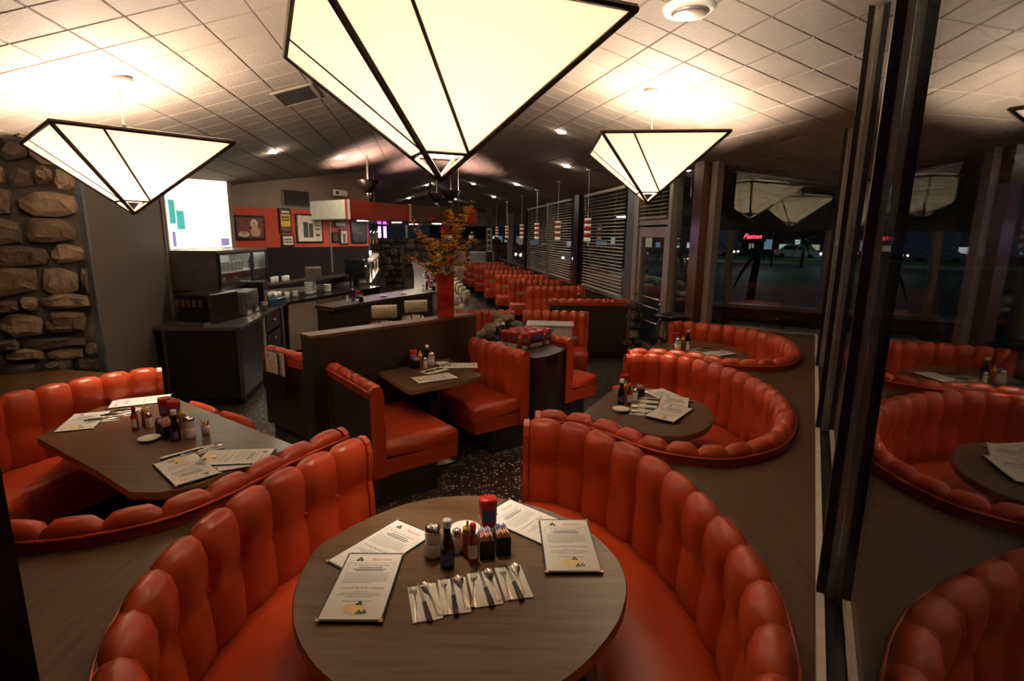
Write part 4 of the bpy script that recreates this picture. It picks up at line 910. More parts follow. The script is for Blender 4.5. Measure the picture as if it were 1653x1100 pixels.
# stainless counter, front segment
t = thing('steel_counter', 'stainless drink counter with dark front panels', 'counter', (-3.6, 6.5, 0))
C0, C1, C2_ = Vector((-3.86, 5.76)), Vector((-3.0, 5.84)), Vector((-3.42, 8.10))
poly = [tuple(C0), tuple(C1), tuple(C2_), (-4.25, 8.3), (-4.30, 6.3), (-4.0, 5.8)]
inner = [(-3.83, 5.80), (-3.05, 5.88), (-3.46, 8.06), (-4.24, 8.28), (-4.28, 6.3), (-3.97, 5.84)]
wobj('top', MB().prism(poly, .885, .92), STEEL, t); wobj('body', MB().prism(inner, .10, .885), DSTEEL, t); wobj('plinth', MB().prism([(x-.04, y+.06) for x, y in inner], 0, .10), RUBBER, t)
cd1 = (C2_-C1).normalized(); L1 = (C2_-C1).length; cb = lambda l0, l1, w0, w1, z0, z1: MB().obox(C1, cd1, l0, l1, w0, w1, z0, z1)
ce = (C1-C0).normalized()
for a, b in ((.02, .05), (.80, .84)): wobj('corner_post', MB().obox(C0, ce, a, b, .018, .03, .10, .885), STEEL, t)
wobj('front_panel', MB().obox(C0, ce, .06, .79, .02, .03, .14, .86), mat('black_panel', (.012, .010, .009), .3), t)
wobj('side_panel', cb(.06, .95, .025, .035, .12, .87), mat('black_panel', (.012, .010, .009), .3), t)
wobj('cream_panel', cb(.98, 1.08, .02, .034, .12, .87), BEIGE, t)
for z in (.14, .40, .65):
    d_ = wobj('drawer', cb(1.12, 1.85, .015, .034, z, z+.22), DSTEEL, t)
    wobj('knob', MB().ball((*(C1+cd1*1.48+Vector((-cd1.y, cd1.x))*.005), z+.13), .028, 10, 6, .6), CHROME, d_, True)
wobj('steel_strip', cb(1.95, 2.05, .012, .034, .10, .885), STEEL, t)
# second segment along the red wall
t = thing('back_counter', 'beige fronted back counter under the red wall', 'counter', (-3.3, 9.2, 0))
D0, D1 = Vector((-3.44, 8.12)), Vector((-2.62, 10.75)); dd = (D1-D0).normalized(); db = lambda l0, l1, w0, w1, z0, z1: MB().obox(D0, dd, l0, l1, w0, w1, z0, z1)
wobj('top', db(-.02, 2.75, -.02, .75, .885, .92), mat('black_counter', (.02, .018, .017), .18), t); wobj('body', db(.02, 2.73, .03, .73, .12, .885), DSTEEL, t); wobj('plinth', db(.02, 2.7, .10, .7, 0, .12), RUBBER, t)
for a, b, m in ((.05, .72, BEIGE), (.75, 1.45, TAN), (1.48, 2.1, TAN)):
    d_ = wobj('cabinet_door', db(a, b, .005, .03, .13, .87), m, t); kk = D0+dd*(b-.10 if m is BEIGE else a+.12)
    wobj('knob', MB().lathe([(.045, 0), (.045, .008), (.025, .012), (.022, .03), (.028, .036)], 14, (kk.x, kk.y, .76)), CHROME, d_, True)
wobj('back_shelf', db(.1, 2.7, .45, .74, 1.13, 1.16), STEEL, t)
for a in (.12, 1.3, 2.6): wobj('shelf_post', db(a, a+.03, .6, .63, .92, 1.13), STEEL, t)
def on(l, w_): p = D0+dd*l+Vector((-dd.y, dd.x))*w_; return (p.x, p.y)
def stack(nm, l, w_, z, r_, n, dz, m, label, cat):
    for i in range(n):
        p = on(l, w_); solo(nm, MB().lathe([(r_*.6, 0), (r_*.95, dz*.9), (r_, dz*1.3), (r_*.9, dz*1.2), (r_*.5, dz*.3)], 14, (*p, z+i*dz), True), m, label % ('lowest', 'second', 'third', 'fourth', 'fifth', 'sixth', 'seventh')[i], cat, (*p, z+i*dz), True, 'stacked white crockery')
stack('soup_bowl', .92, .30, .92, .075, 7, .030, PORC, '%s white bowl in the tall front stack on the back counter', 'bowl')
stack('soup_bowl', 1.15, .42, .92, .08, 7, .032, PORC, '%s white bowl in the tall rear stack on the back counter', 'bowl')
stack('soup_bowl', 1.42, .30, .92, .07, 4, .032, PORC, '%s white bowl in the short stack on the back counter', 'bowl')
for i in range(6):
    p = on(.15+i*.13, .58+.05*(i % 2)); solo('coffee_mug', MB().lathe([(.03, 1.161), (.038, 1.17), (.040, 1.25), (.035, 1.25), (.033, 1.18)], 12, (*p, 0)), PORC, '%s white mug from the left on the steel back shelf' % ('first', 'second', 'third', 'fourth', 'fifth', 'sixth')[i], 'mug', (*p, 1.161), True, 'mugs on the back shelf')
for i in range(5):
    p = on(.12+i*.10, .25+.1*(i % 2)); solo('creamer_jug', MB().lathe([(.03, .92), (.045, .95), (.035, 1.0), (.04, 1.03)], 12, (*p, 0)), STEEL if i % 2 else PORC, '%s small jug from the left on the back counter' % ('first', 'second', 'third', 'fourth', 'fifth')[i], 'jug', (*p, .92), True, 'small jugs')
def machine(name, label, x, y, rot, w_, d_, z, h, m, parts):
    t = thing(name, label, 'coffee machine' if 'coffee' in name else 'appliance', (x, y, z), rad(rot))
    obj('body', MB().box(-w_/2, w_/2, 0, d_, 0, h), m, t, False, .012)
    for nm, b, mm in parts: obj(nm, MB().box(*b), mm, t, False, .004)
    return t
machine('soda_dispenser', 'dark slanted soda dispenser at the near end of the drink counter', -3.62, 6.05, -8, .42, .5, .92, .34, DSTEEL, [('fascia', (-.2, .2, -.03, 0, .16, .33), BLACK)]+[('nozzle', (-.17+i*.07, -.13+i*.07, -.07, -.03, .20, .28), STEEL) for i in range(5)]+[('drip_tray', (-.2, .2, -.12, 0, 0, .03), STEEL)])
machine('coffee_brewer', 'boxy steel coffee brewer under the lit refrigerator', -3.78, 6.85, -80, .55, .42, .92, .30, STEEL, [('lower_panel', (-.25, .25, -.01, 0, .02, .12), BLACK), ('side_plate', (.275, .285, .02, .40, .04, .28), ALU)])
machine('coffee_grinder', 'black coffee grinder beside the ice bin', -3.80, 7.55, -80, .22, .3, .92, .36, BLACK, [('spout', (-.03, .03, -.06, 0, .14, .2), CHROME), ('tray', (-.1, .1, -.1, 0, 0, .02), STEEL)])
machine('toaster', 'chrome conveyor toaster on the back shelf', *on(1.05, .45), -72, .36, .25, 1.161, .22, STEEL, [('slot_panel', (-.15, .15, -.006, 0, .04, .18), BLACK), ('dial', (.11, .14, -.02, 0, .03, .06), CHROME)])
for i in range(4):
    x, y = -3.50+.02*i, 6.45+i*.17
    t = thing('coffee_pot', '%s glass coffee pot from the left on the drink counter' % ('first', 'second', 'third', 'fourth')[i], 'pot', (x, y, .921), rad(-80), 'glass coffee pots')
    obj('bowl', MB().lathe([(.05, 0), (.075, .03), (.07, .08), (.045, .12), (.05, .135)], 14), SYRUP, t, True); obj('handle', MB().tube([(.05, 0, .125), (.10, 0, .12), (.11, 0, .06), (.075, 0, .03)], .009, 6), BLACK, t, True); obj('rim', MB().lathe([(.05, .13), (.052, .14)], 14), CHROME, t, True)
t = thing('straw_cup', 'steel cup with a yellow spoon on the drink counter', 'cup', (-3.33, 7.15, .921)); obj('cup', MB().lathe([(.035, 0), (.045, .12)], 12), STEEL, t, True); obj('spoon_handle', MB().tube([(0, 0, .02), (.03, .02, .22)], .010, 6), YEL, t)
t = thing('ice_bin', 'blue plastic bin with white cups on the drink counter', 'bin', (-3.45, 7.75, .921)); obj('tub', MB().box(-.1, .1, -.15, .15, 0, .11), mat('blue_plastic', (.03, .10, .16), .35), t, False, .01)
for i in range(4): obj('cup', MB().lathe([(.03, .11), (.042, .19), (.035, .185)], 10, (-.04+.08*(i % 2), -.06+.12*(i//2), 0)), PORC, t, True)
# things on the red wall
def frame(name, label, cat, t0, t1, z0, z1, border, inner, mat_in, shapes=()):
    t = thing(name, label, cat, (*kpt((t0+t1)/2, .013), z0)); wobj('frame', kb(t0, t1, .013, .035, z0, z1), border, t)
    b = .03; im = wobj('print', kb(t0+b, t1-b, .035, .038, z0+b, z1-b), mat_in, t)
    for nm, a0, a1, c0, c1, m in shapes: wobj(nm, kb(t0+b+(t1-t0-2*b)*a0, t0+b+(t1-t0-2*b)*a1, .038, .0392, z0+b+(z1-z0-2*b)*c0, z0+b+(z1-z0-2*b)*c1), m, im)
    return t
BF = mat('black_frame', (.01, .008, .008), .3); SKIN = mat('print_skin', (.55, .30, .18), .6); PRB = mat('print_brown', (.16, .05, .03), .5, var=.7, scale=22); PRY = mat('print_yellow', (.70, .42, .06), .6); PRW = mat('print_white', (.62, .58, .50), .6)
def oval(t, nm, ta, za, rt, rz, m, w_=.040):
    n = 14; P = [(*kpt(ta+rt*math.cos(2*PI*i/n), w_), za+rz*math.sin(2*PI*i/n)) for i in range(n)]; P2 = [(*kpt(ta+rt*math.cos(2*PI*i/n), w_-.001), za+rz*math.sin(2*PI*i/n)) for i in range(n)]
    wobj(nm, MB().add(P+P2, [tuple(range(n)), tuple(range(2*n-1, n-1, -1))]+[(i, (i+1) % n, n+(i+1) % n, n+i) for i in range(n)]), m, t)
f = frame('framed_photo', 'framed photo of a diner with a plate of food on the red wall', 'picture', -.37, .19, 1.83, 2.22, BF, None, PRB)
oval(f, 'figure_body', .0, 1.96, .10, .08, SKIN); oval(f, 'figure_hair', -.02, 2.09, .07, .075, PRW, .041); oval(f, 'figure_face', -.02, 2.07, .04, .05, SKIN, .042); oval(f, 'plate', -.22, 1.92, .10, .045, PRW); oval(f, 'food', -.22, 1.935, .06, .03, SKIN, .041)
frame('framed_poster', 'narrow framed poster with a yellow block on the red wall', 'poster', .49, .75, 1.95, 2.37, BF, None, PRB, [('yellow_block', 0, 1, .22, .80, PRY), ('dark_line', .1, .9, .48, .56, INK), ('dark_line', .1, .9, .62, .70, INK), ('light_line', .1, .9, .86, .96, PRW)])
frame('framed_poster', 'small framed sign under the yellow poster', 'poster', .51, .78, 1.71, 1.92, BF, None, PRW, [('dark_line', .1, .9, .55, .7, PRB), ('dark_line', .1, .9, .25, .4, PRB)])
frame('framed_poster', 'large framed print with a dark couple on the red wall', 'poster', .85, 1.47, 1.77, 2.29, BF, None, PRW, [('figure', .22, .42, .15, .75, INK), ('figure', .45, .62, .15, .70, INK), ('text_line', .72, .95, .6, .65, PRB), ('text_line', .72, .95, .45, .5, PRB), ('text_line', .72, .9, .2, .3, PRB)])
frame('framed_photo', 'smallest dark framed photo beside the large print', 'picture', 1.70, 1.87, 1.77, 1.97, BF, None, INK)
frame('framed_photo', 'upright framed photo of a person in brown', 'picture', 1.90, 2.13, 1.73, 2.03, BF, None, PRW, [('figure', .3, .7, .05, .75, PRB)])
frame('framed_photo', 'small landscape framed certificate above the upright photo', 'picture', 1.78, 2.09, 2.06, 2.18, BF, None, PRW)
frame('framed_photo', 'dark blue framed picture at the right of the red wall', 'picture', 2.23, 2.68, 1.75, 2.20, BF, None, mat('print_blue', (.02, .03, .06), .4, var=.5), [('light_line', .3, .7, .4, .5, PRB)])
t = thing('wall_vent', 'dark louvred air vent high on the taupe wall', 'vent', (*kpt(.9, 0), 2.42)); wobj('frame', kb(.60, 1.21, .001, .02, 2.41, 2.70), TAUPE, t)
for i in range(9): wobj('louvre', kb(.63, 1.18, .02, .035, 2.43+i*.029, 2.45+i*.029), BLACK, t)
t = thing('emergency_light', 'white emergency light box high on the taupe wall', 'light', (*kpt(1.96, 0), 2.66)); wobj('box', kb(1.79, 2.14, .001, .06, 2.66, 2.78), WPAINT, t, False, .01); wobj('lens', MB().ball((*kpt(1.86, .06), 2.72), .035, 10, 6), DSTEEL, t, True)
# hood ring above the counter
hp = [(-3.85, 10.25), (-2.83, 9.4), (-2.09, 11.1), (-1.05, 12.0), (-.80, 12.15)]
t = thing('counter_soffit', 'hanging soffit of cream, red and brown panels above the counter', 'soffit', (-2.4, 10.6, 2.19))
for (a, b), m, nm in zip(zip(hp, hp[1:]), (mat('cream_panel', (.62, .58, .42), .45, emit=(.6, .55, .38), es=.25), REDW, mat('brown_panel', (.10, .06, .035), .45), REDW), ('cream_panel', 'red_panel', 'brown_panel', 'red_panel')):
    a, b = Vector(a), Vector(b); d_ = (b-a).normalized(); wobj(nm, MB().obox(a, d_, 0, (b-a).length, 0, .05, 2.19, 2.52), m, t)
wobj('divider', MB().obox(hp[2], (0, 1), -.01, .03, -.03, .03, 2.18, 2.54), ALU, t)
wobj('underside', MB().prism([hp[0], hp[1], hp[2], hp[4], (-1.6, 14), (-3.2, 14)], 2.185, 2.20), DSTEEL, t)
for x, y in ((-2.8, 10.2), (-2.4, 11.3), (-1.7, 12.2), (-2.4, 13.2)): wobj('soffit_fill_light', MB().lathe([(.10, 2.183), (.10, 2.186)], 14, (x, y, 0)), emis('soffit_fill_glow', (1, .82, .62), 110), t)  # spots added under the soffit to brighten the kitchen behind the counter
for x, y in ((-2.6, 9.9), (-1.2, 12.05), (-2.9, 11.5)): wobj('hanger', MB().tube([(x, y, 2.52), (x, y, ceil_z(x, y))], .008, 6), ALU, t)
UPL = emis('uplight_glow', (1, .66, .55), 1800)
for i, (x, y, z, s_, lb) in enumerate(((-2.55, 9.75, 2.56, 1.0, 'large dark cone uplight above the red soffit panel'), (-1.35, 11.9, 2.57, 1.0, 'dark cone uplight above the end of the soffit'), (-1.75, 12.6, 2.56, .9, 'smaller dark cone uplight behind the soffit'))):
    t = thing('cone_uplight', lb, 'lamp', (x, y, z), 0, 'cone uplights'); 
    obj('cone', MB().lathe([(.06, .10), (.235*s_, .30), (.225*s_, .30), (.05, .11)], 24, (0, 0, 0), False), mat('dark_copper', (.03, .016, .012), .4, .5), t, True); obj('socket', MB().lathe([(.05, 0), (.05, .11)], 14), CHROME, t, True)
    obj('bulb', MB().ball((0, 0, .19), .04, 10, 6), UPL, t, True); obj('rod', MB().tube([(0, 0, .20), (0, 0, ceil_z(x, y)-z)], .008, 6), ALU, t)
# diner counter with stools
t = thing('diner_counter', 'long walnut diner counter with cream stools', 'counter', (-2.0, 9, 0))
E0 = [(-2.46, 7.30), (-1.98, 8.46), (-1.38, 9.55), (-1.35, 9.75), (-2.2, 14.4), (-3.2, 19.5)]
E1 = [(-3.6, 19.4), (-2.62, 14.3), (-1.85, 10.1), (-2.35, 8.95), (-2.80, 7.55)]
wobj('top', MB().prism(E0+E1, .91, .95), LAM, t); wobj('body', MB().prism([(x-.10 if i > 2 else x-.07, y+.06) for i, (x, y) in enumerate(E0)]+[(x+.03, y) for x, y in E1], .1, .91), LAMV, t); wobj('end_trim', MB().obox((-2.46, 7.30), (Vector(E1[-1])-Vector(E0[0])).normalized(), 0, .42, -.012, .0, .90, .955), EDGE, t); wobj('plinth', MB().prism([(x-.18 if i > 2 else x-.12, y+.12) for i, (x, y) in enumerate(E0)]+[(x+.08, y) for x, y in E1], 0, .1), RUBBER, t)
def make_stool(loc, rz, label):
    t = thing('counter_stool', label, 'stool', loc, rz, 'cream counter stools')
    obj('seat', MB().lathe([(.15, .52), (.19, .54), (.20, .58), (.17, .615), (.001, .625)], 18), CREAM_V, t, True); obj('seat_ring', MB().lathe([(.195, .535), (.197, .555)], 18), CHROME, t, True)
    rows = []
    for x in (-.19, -.17, -.1, -.03, .03, .1, .17, .19):
        e = .028 if abs(x) < .18 else .012; rows.append([(x, -.20+e*a, z) for a, z in ((1, .72), (1.2, .80), (1, .88), (0, .90), (-1, .88), (-1.2, .80), (-1, .72), (0, .70))])
    mb = MB().grid(rows, True); mb.f.append(tuple(range(8))); mb.f.append(tuple(56+i for i in reversed(range(8)))); b = obj('backrest', mb, CREAM_V, t, True)
    for i in range(5):
        for z in (.76, .84): obj('button', MB().ball((-.13+i*.065, -.232, z), .008, 6, 4), DSTEEL, b)
    for x in (-.08, .08): obj('back_post', MB().tube([(x, -.12, .55), (x, -.20, .60), (x, -.20, .72)], .012, 6), BLACK, t)
    obj('pedestal', MB().lathe([(.17, 0), (.16, .02), (.04, .04), (.035, .52)], 16), CHROME, t, True); return t
st0 = make_stool((-2.02, 8.20, 0), rad(-65+45), 'cream stool nearest the free end of the diner counter')
st0.rotation_euler.z = rad(27)
dup(st0, (-1.66, 8.86, 0), rad(27), 'second cream stool from the free end of the diner counter'); dup(st0, (-1.22, 9.62, 0), rad(30), 'third cream stool, partly behind the red vase')
for i in range(9):
    y = 10.35+i*.72; dup(st0, (-.98-.185*(y-9.75), y, 0), rad(80), '%s cream stool along the far side run of the counter' % ('first', 'second', 'third', 'fourth', 'fifth', 'sixth', 'seventh', 'eighth', 'ninth')[i])
def counter_set(x, y, z, nm):
    dup(sh0, (x, y, z), 0, 'salt shaker on the counter at %s' % nm); dup(ke0, (x+.12, y+.12, z), 0, 'ketchup bottle on the counter at %s' % nm); dup(sy0, (x+.04, y+.14, z), 0, 'syrup bottle on the counter at %s' % nm); dup(ca1, (x+.18, y+.06, z), .4, 'caddy on the counter at %s' % nm)
counter_set(-2.45, 7.95, .951, 'its free end'); counter_set(-1.62, 9.75, .951, 'its corner'); counter_set(-1.85, 11.4, .951, 'the first run of stools'); counter_set(-2.15, 13.0, .951, 'the far run of stools')
for i, (x, y) in enumerate(((-2.10, 8.7), (-1.85, 9.1))): dish((x, y, .951), 'white saucer at the %s place on the diner counter' % ('first', 'second')[i], .07)
# service line behind the counter: cash desk, monitors, racks
t = thing('service_line', 'steel service line with monitors behind the diner counter', 'counter', (-3.3, 13, 0))
wobj('body', MB().obox((-2.95, 11.2), (-.2, .98), 0, 5, 0, .6, 0, .95), STEEL, t); wobj('pass_shelf', MB().obox((-2.95, 11.2), (-.2, .98), 0, 5, 0, .35, 1.30, 1.34), STEEL, t)
for a in (.05, 1.7, 3.3, 4.9): wobj('shelf_post', MB().obox((-2.95, 11.2), (-.2, .98), a, a+.04, .05, .09, .95, 1.30), STEEL, t)
wobj('heat_strip', MB().obox((-2.95, 11.2), (-.2, .98), .2, 4.8, .1, .18, 1.27, 1.30), emis('heat_lamp', (1, .75, .55), 14), t)
t = thing('order_monitor', 'black order monitor on the service line', 'monitor', (*on(2.35, .35), 1.041), rad(-20)); obj('screen_case', MB().box(-.22, .22, 0, .06, .08, .42), BLACK, t, False, .01); obj('stand', MB().box(-.05, .05, .02, .08, -.12, .08), BLACK, t); obj('screen', MB().box(-.20, .20, -.003, 0, .10, .40), mat('dark_screen', (.012, .014, .02), .1), t)
t = thing('order_terminal', 'small white-lit order terminal by the far counter', 'monitor', (-3.42, 12.65, 1.321), rad(20)); obj('case', MB().box(-.14, .14, 0, .05, .02, .26), BLACK, t); obj('screen', MB().box(-.12, .12, -.004, 0, .05, .24), emis('screen_white', (.8, .9, 1), 2.2), t)
for i in range(5):
    x, y = -3.1-.12*i, 11.6+.6*i
    solo('plate_stack', MB().lathe([(.06, 0), (.12, .02), (.12, .10+.03*(i % 2)), (.05, .11+.03*(i % 2))], 16, (x, y, 1.341)), PORC, '%s pile of white plates on the pass shelf' % ('first', 'second', 'third', 'fourth', 'fifth')[i], 'plates', (x, y, 1.341), True, 'plate piles on the pass shelf')
NEON = emis('violet_neon', (.55, .12, 1), 12)
for i, z in enumerate((1.85, 1.85)): solo('neon_tube', MB().tube([(-3.42+.14*i, 14.0, z), (-3.42+.14*i, 14.0, z+.28)], .035, 8), NEON, ('left', 'right')[i]+' violet neon tube over the service line', 'neon', (-3.42+.14*i, 14.0, z), True, 'violet neon tubes')
for i in range(5): solo('steel_utensil', MB().tube([(-3.25+.07*i, 11.9, 1.75-.03*(i % 2)), (-3.25+.07*i, 11.9, 2.18)], [.04, .012], 8), CHROME, '%s steel ladle hanging from the soffit' % ('first', 'second', 'third', 'fourth', 'fifth')[i], 'ladle', (-3.25+.07*i, 11.9, 1.75), True, 'hanging ladles')
solo('floor_mat', MB().prism([(-2.75, 9.9), (-2.25, 10.1), (-3.15, 15.5), (-3.45, 15.4)], .001, .015), mat('red_mat', (.16, .05, .03), .8), 'long reddish rubber mat in the corridor behind the diner counter', 'mat', (-2.8, 12.5, .001))
pp = thing('stone_pillar', 'rough stone pillar at the end of the service corridor', 'pillar', (-4.3, 19.5, 0)); wobj('core', MB().box(-4.6, -4.0, 19.5, 20.0, 0, 1.5), MORTAR, pp); stone_wall(pp, (-4.6, 19.5), (1, 0), .6, 1.5, (.18, .3), (.2, .4), 31, dp=.06)
# far end: notice board, stone host stand, pedestal tray by the door
solo('wooden_post', MB().box(-1.05, -.80, 21.0, 21.2, 0, 3.0), DARKM, 'dark wooden post near the far stone wall', 'post', (-.9, 21.1, 0))
t = thing('notice_board', 'white notice strip on the dark far post', 'sign', (-.92, 20.99, 1.3)); obj('board', MB().box(-.10, .10, -.03, 0, 0, .9), PRW, t)
for i in range(4): obj('picture', MB().box(-.07, .07, -.034, -.03, .08+i*.2, .22+i*.2), (PRB, INK, PRB, INK)[i], t)
for i in range(2): solo('pastry_case', MB().box(-3.0+1.2*i, -2.0+1.2*i, 22.6, 23.1, 0, 1.25), FROST, ('left', 'right')[i]+' pale glass pastry case by the far stone wall', 'display case', (-2.5+1.2*i, 22.8, 0), False, 'pastry cases', .02)
t = thing('stone_pedestal', 'round stone pedestal with a black tray beside the door', 'pedestal', (2.08, 6.95, 0))
wobj('core', MB().lathe([(.13, 0), (.13, .90)], 14, (2.08, 6.95, 0)), MORTAR, t); wobj('tray', MB().lathe([(.10, .90), (.21, .93), (.24, .96), (.20, .945), (.001, .93)], 24, (2.08, 6.95, 0)), mat('black_gloss', (.006, .006, .006), .1), t, True)
for i in range(30):
    a = 2*PI*i/10+.3*(i//10); o = link(mk(stone(.10, .26, .06, i+200), 'stone', random.Random(i).choice(STONES)), 'stone', t, (.12*math.cos(a), .12*math.sin(a), .16+.3*(i//10))); o.rotation_euler.z = a+PI/2
# ------------------------------------------------------------------ ceiling fittings and pendants
PEND_R = mat('pendant_red', (.30, .03, .02), .3, emit=(.6, .08, .04), es=.08); PEND_W = mat('pendant_white', (.7, .62, .5), .4, emit=(1, .8, .55), es=.22)
for i, s_ in enumerate((-.06, 2.0, 4.1, 6.2, 9.0, 11.55)):
    x, y = spt(s_, .75); cz = ceil_z(x, y)-.012
    t = thing('pendant_lamp', '%s striped cylinder pendant from the door along the blinds' % ('first', 'second', 'third', 'fourth', 'fifth', 'sixth')[i], 'lamp', (x, y, 1.87), 0, 'striped pendants along the blinds')
    obj('rod', MB().tube([(0, 0, .36), (0, 0, cz-1.87)], .006, 6), WPAINT, t)
    for z0, z1, m in ((0, .06, PEND_W), (.06, .13, PEND_R), (.13, .17, PEND_W), (.17, .24, PEND_R), (.24, .28, PEND_W), (.28, .34, PEND_R), (.34, .37, PEND_W)): obj('band', MB().lathe([(.055, z0), (.055, z1)], 14), m, t, True)
    obj('canopy', MB().lathe([(.05, cz-1.87-.02), (.05, cz-1.87)], 12), WPAINT, t)
for i, (x, y) in enumerate(((.62, 7.19), (-1.1, 15.5), (-.6, 17.5), (-3.2, 7.4), (-2.9, 9.2), (.9, 9.3), (.1, 13.2), (-3.0, 19.0), (-2.4, 22.8), (-4.3, 22.6))):  # kitchen, window-booth and far-end lights are added to brighten those areas
    z = ceil_z(x, y)-.019; solo('downlight_or_fill', MB().lathe([(.06, -.003), (.07, 0)], 16, (x, y, z)), emis('downlight_%d' % i, (1, .85, .66), (150, 150, 150, 420, 420, 380, 420, 600, 600, 600)[i]), ('single recessed downlight above the second booth', 'far recessed downlight nearer to us', 'farthest recessed downlight in the right ceiling slope', 'added fill light above the drink counter', 'added fill light above the back counter', 'added fill light above the first window booth', 'added fill light above the third window booth', 'added fill light over the far service corridor', 'added fill light in front of the far stone wall, right', 'added fill light in front of the far stone wall, left')[i], 'light', (x, y, z), True, 'recessed downlights')
x, y = 1.024, 3.474; z = ceil_z(x, y)-.02
t = thing('ceiling_speaker', 'round white speaker grille in the ceiling near the top edge', 'speaker', (x, y, z)); obj('ring', MB().lathe([(.16, 0), (.15, -.025), (.11, -.03)], 24), WPAINT, t, True); obj('grille', MB().lathe([(.11, -.032), (.09, -.045), (.001, -.05)], 20), ALU, t, True)
t = thing('ceiling_vent', 'square dark air grille in the left ceiling slope', 'vent', (-2.06, 5.42, ceil_z(-2.06, 5.42)-.018)); t.rotation_euler = (0, -math.atan(SL), math.atan2(EU.y, EU.x))
for a in ((-.19, .19, -.26, -.23), (-.19, .19, .23, .26), (-.19, -.16, -.23, .23), (.16, .19, -.23, .23)): obj('frame', MB().box(*a, -.012, .012), TAUPE, t)
obj('backing', MB().box(-.16, .16, -.23, .23, .004, .012), BLACK, t)
for i in range(11): obj('louvre', MB().box(-.16, .16, -.22+i*.042, -.205+i*.042, -.010, .004), DSTEEL, t)

# ------------------------------------------------------------------ outside at night
ASPH = mat('asphalt', (.022, .023, .025), .6, var=.3, scale=8); GRASS = mat('lawn', (.06, .16, .04), .9, var=.4, scale=6); CONC = mat('concrete', (.28, .27, .25), .8)
solo('street', MB().prism([(-2.4, -5), (70, -5), (70, 90), (-1, 90), (-1, 30.3), (2.15, 9.2), (2.75, 6.9), (3.75, 6.1), (1.1, 1.25)], -.35, -.20), ASPH, 'dark asphalt street outside the windows', 'street', (20, 20, -.35))
solo('lawn_strip', MB().obox((9, 52), (.93, -.37), 0, 40, 0, 6, -.2, .15), GRASS, 'floodlit green lawn strip across the street', 'lawn', (20, 45, -.2))
solo('kerb', MB().obox((9, 51.7), (.93, -.37), 0, 40, -.4, 0, -.2, .05), CONC, 'pale kerb in front of the lawn strip', 'kerb', (20, 45, -.2))
# glazed lobby beyond the far window
vo = Vector((3.45, 9.2)); vd = Vector((.876, -.483)); vb = lambda l0, l1, w0, w1, z0, z1: MB().obox(vo, vd, l0, l1, w0, w1, z0, z1)
lob = struct('wall_lobby', vb(-.2, 3.4, 0, .15, 2.08, 3.0), mat('lobby_plaster', (.16, .14, .12), .7), (vo.x, vo.y, 0))
wobj('low_wall', vb(-.2, 3.4, 0, .25, -.2, .80), STONES[0], lob); wobj('sill', vb(-.2, 3.4, -.05, .2, .80, .86), ALU, lob)
for a in (.15, 1.55, 2.9): wobj('lobby_mullion', vb(a, a+.09, .02, .12, .86, 2.08), ALU, lob)
for i, (a, w0) in enumerate(((.35, -.75), (1.15, -.95))): solo('lobby_bench', vb(a, a+.75, w0, w0+.35, .55, .63), CONC, ('left', 'right')[i]+' pale slab bench in the lobby beyond the far glass', 'bench', (*(vo+vd*(a+.35)), .55), False, 'lobby benches', .02)
def car(loc, rz, c, label):
    t = thing('parked_car', label, 'car', loc, rz, 'cars across the street'); m = mat('car_paint_%s' % c[0], c[1], .25, .2)
    pr = [(-2.2, .35), (-2.2, .8), (-1.7, .95), (-1.1, 1.0), (-.5, 1.5), (1.0, 1.55), (1.7, 1.05), (2.15, .95), (2.2, .35)]
    n = len(pr); mb = MB().add([(x, -.85, z) for x, z in pr]+[(x, .85, z) for x, z in pr], [tuple(range(n)), tuple(reversed(range(n, 2*n)))]+[(i, (i+1) % n, n+(i+1) % n, n+i) for i in range(n)]); obj('body', mb, m, t)
    for sy in (-.86, .86): obj('side_window', MB().add([(-.95, sy, 1.02), (-.45, sy, 1.42), (.95, sy, 1.47), (1.5, sy, 1.05)], [(0, 1, 2, 3)]), BLACK, t)
    for x in (-1.4, 1.4):
        for sy in (-.8, .8): w_ = obj('wheel', MB().lathe([(.33, -.1), (.33, .1)], 16), RUBBER, t); w_.location = (x, sy, .33); w_.rotation_euler = (PI/2, 0, 0)
    for sy in (-.6, .6): obj('headlight', MB().ball((-2.2, sy, .72), .12, 8, 5), emis('headlight_glow', (1, .93, .8), 5), t); obj('tail_light', MB().box(2.18, 2.23, sy-.15, sy+.15, .75, .9), emis('tail_glow', (1, .05, .03), 8), t)
for i, (x, y, rz, c, lb) in enumerate(((28.5, 54, 2.2, ('white', (.6, .6, .62)), 'white car parked beyond the lawn strip'), (5.5, 36, .5, ('silver', (.4, .4, .42)), 'silver car with headlights seen through the nearest blind'), (2.5, 41, .3, ('dark', (.05, .06, .1)), 'dark car seen through the second blind'), (8.5, 44, .2, ('blue', (.08, .12, .3)), 'blue car parked behind the silver one'), (21.5, 58, 2.4, ('grey', (.25, .26, .28)), 'grey car under the red neon sign'), (-.8, 44, 1.2, ('maroon', (.25, .04, .04)), 'maroon car far down the street'))): car((x, y, -.19), rz, c, lb)
def street_lamp(x, y, h, label, c=(.9, 1, .95), e=60):
    t = thing('street_lamp', label, 'street lamp', (x, y, -.2), 0, 'street lamps'); obj('pole', MB().tube([(0, 0, 0), (0, 0, h)], .08, 8), DSTEEL, t); obj('arm', MB().tube([(0, 0, h), (-1.2, 0, h+.1)], .05, 6), DSTEEL, t); obj('head', MB().lathe([(.35, 0), (.3, .12), (.1, .2)], 12, (-1.2, 0, h)), DSTEEL, t); obj('glow', MB().lathe([(.30, -.10), (.33, 0)], 12, (-1.2, 0, h-.01)), emis('street_glow_%d' % int(x*10+y), c, e), t)
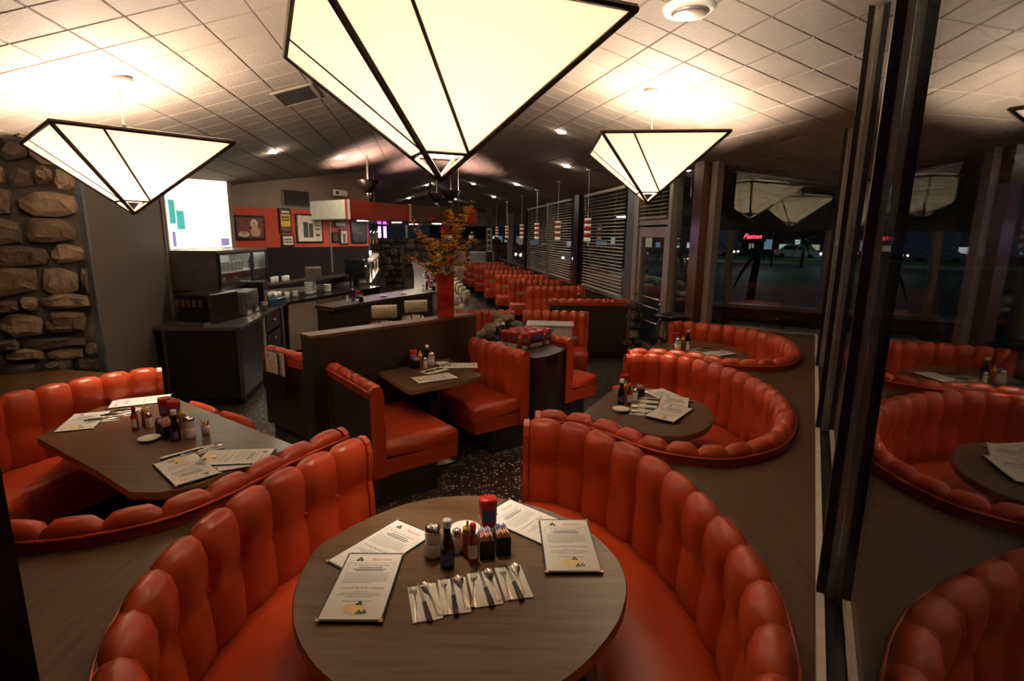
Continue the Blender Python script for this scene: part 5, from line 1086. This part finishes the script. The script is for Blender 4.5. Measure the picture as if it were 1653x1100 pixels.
street_lamp(9, 40, 3.6, 'street lamp seen through the nearest blind'); street_lamp(20, 42, 5.5, 'street lamp over the lawn strip', (.8, 1, .85), 55); street_lamp(29, 46, 5.5, 'street lamp at the right end of the lawn strip', (.8, 1, .85), 55); street_lamp(3.8, 50, 4.5, 'farthest street lamp down the street'); street_lamp(-1.5, 48, 3.2, 'low street lamp beyond the far windows', (.7, .8, 1), 40)
sg = thing('neon_sign', 'red neon script sign across the street', 'sign', (20.3, 46.5, 1.9), rad(-20))
o = link(text_mesh('Fasten', .55, emis('red_neon', (1, .03, .05), 9), .4), 'lettering', sg); o.rotation_euler = (PI/2, 0, 0)
obj('back_board', MB().box(-1.1, 1.1, .05, .1, -.25, .6), BLACK, sg); obj('post', MB().tube([(0, .08, -2.1), (0, .08, -.2)], .05, 6), DSTEEL, sg)
for i, (x, y, w_, h, rz) in enumerate(((14, 66, 16, 5, -.2), (33, 60, 14, 6, -.35), (-4, 72, 14, 5, 0))):
    t = thing('far_shop', '%s low shop building across the street' % ('middle', 'right-hand', 'left-hand')[i], 'building', (x, y, -.2), rz, 'shops across the street'); obj('walls', MB().box(-w_/2, w_/2, 0, 6, 0, h), mat('shop_wall', (.06, .06, .06), .8), t); obj('roof_edge', MB().box(-w_/2-.2, w_/2+.2, -.2, .1, h-.5, h+.1), DSTEEL, t)
    for j in range(9): obj('shop_window', MB().box(-w_/2+.5+j*w_/9, -w_/2+.5+(.5+.4*(j % 3))+j*w_/9, -.06, 0, .9, 1.5+.5*(j % 2)), emis('shop_glow_%d' % ((i+j) % 4), ((.9, .95, 1), (1, .8, .5), (.4, .7, 1), (.7, 1, .8))[(i+j) % 4], (.5, .25, .2, .35)[(i+j) % 4]), t)
def palm(x, y, h, label, n=14):
    t = thing('palm_shrub', label, 'plant', (x, y, -.2), 0, 'palms outside'); obj('trunk', MB().tube([(0, 0, 0), (.1, 0, h)], [.16, .10], 8), STEM, t); r = random.Random(int(x*7)); LF = mat('palm_leaf', (.03, .06, .025), .7)
    for i in range(n):
        a = 2*PI*i/n+r.uniform(-.2, .2); d = Vector((math.cos(a), math.sin(a), 0)); u = Vector((-d.y, d.x, 0)); e = r.uniform(-.5, .9); mb = MB()
        P = [Vector((.1, 0, h))+d*(1.0*f)+Vector((0, 0, e*f-.9*f*f*(.5 if e > 0 else 1))) for f in (0, .35, .7, 1)]
        rows = [[p-u*w_, p, p+u*w_] for p, w_ in zip(P, (.03, .10, .07, .01))]; obj('frond', MB().grid(rows), LF, t)
palm(4.3, 15.0, 1.9, 'dark palm seen through the glass door'); palm(8.2, 18.5, 1.6, 'dark palm left in the lobby view'); palm(21.5, 40.5, 2.0, 'dark palm right in the lobby view', 18)
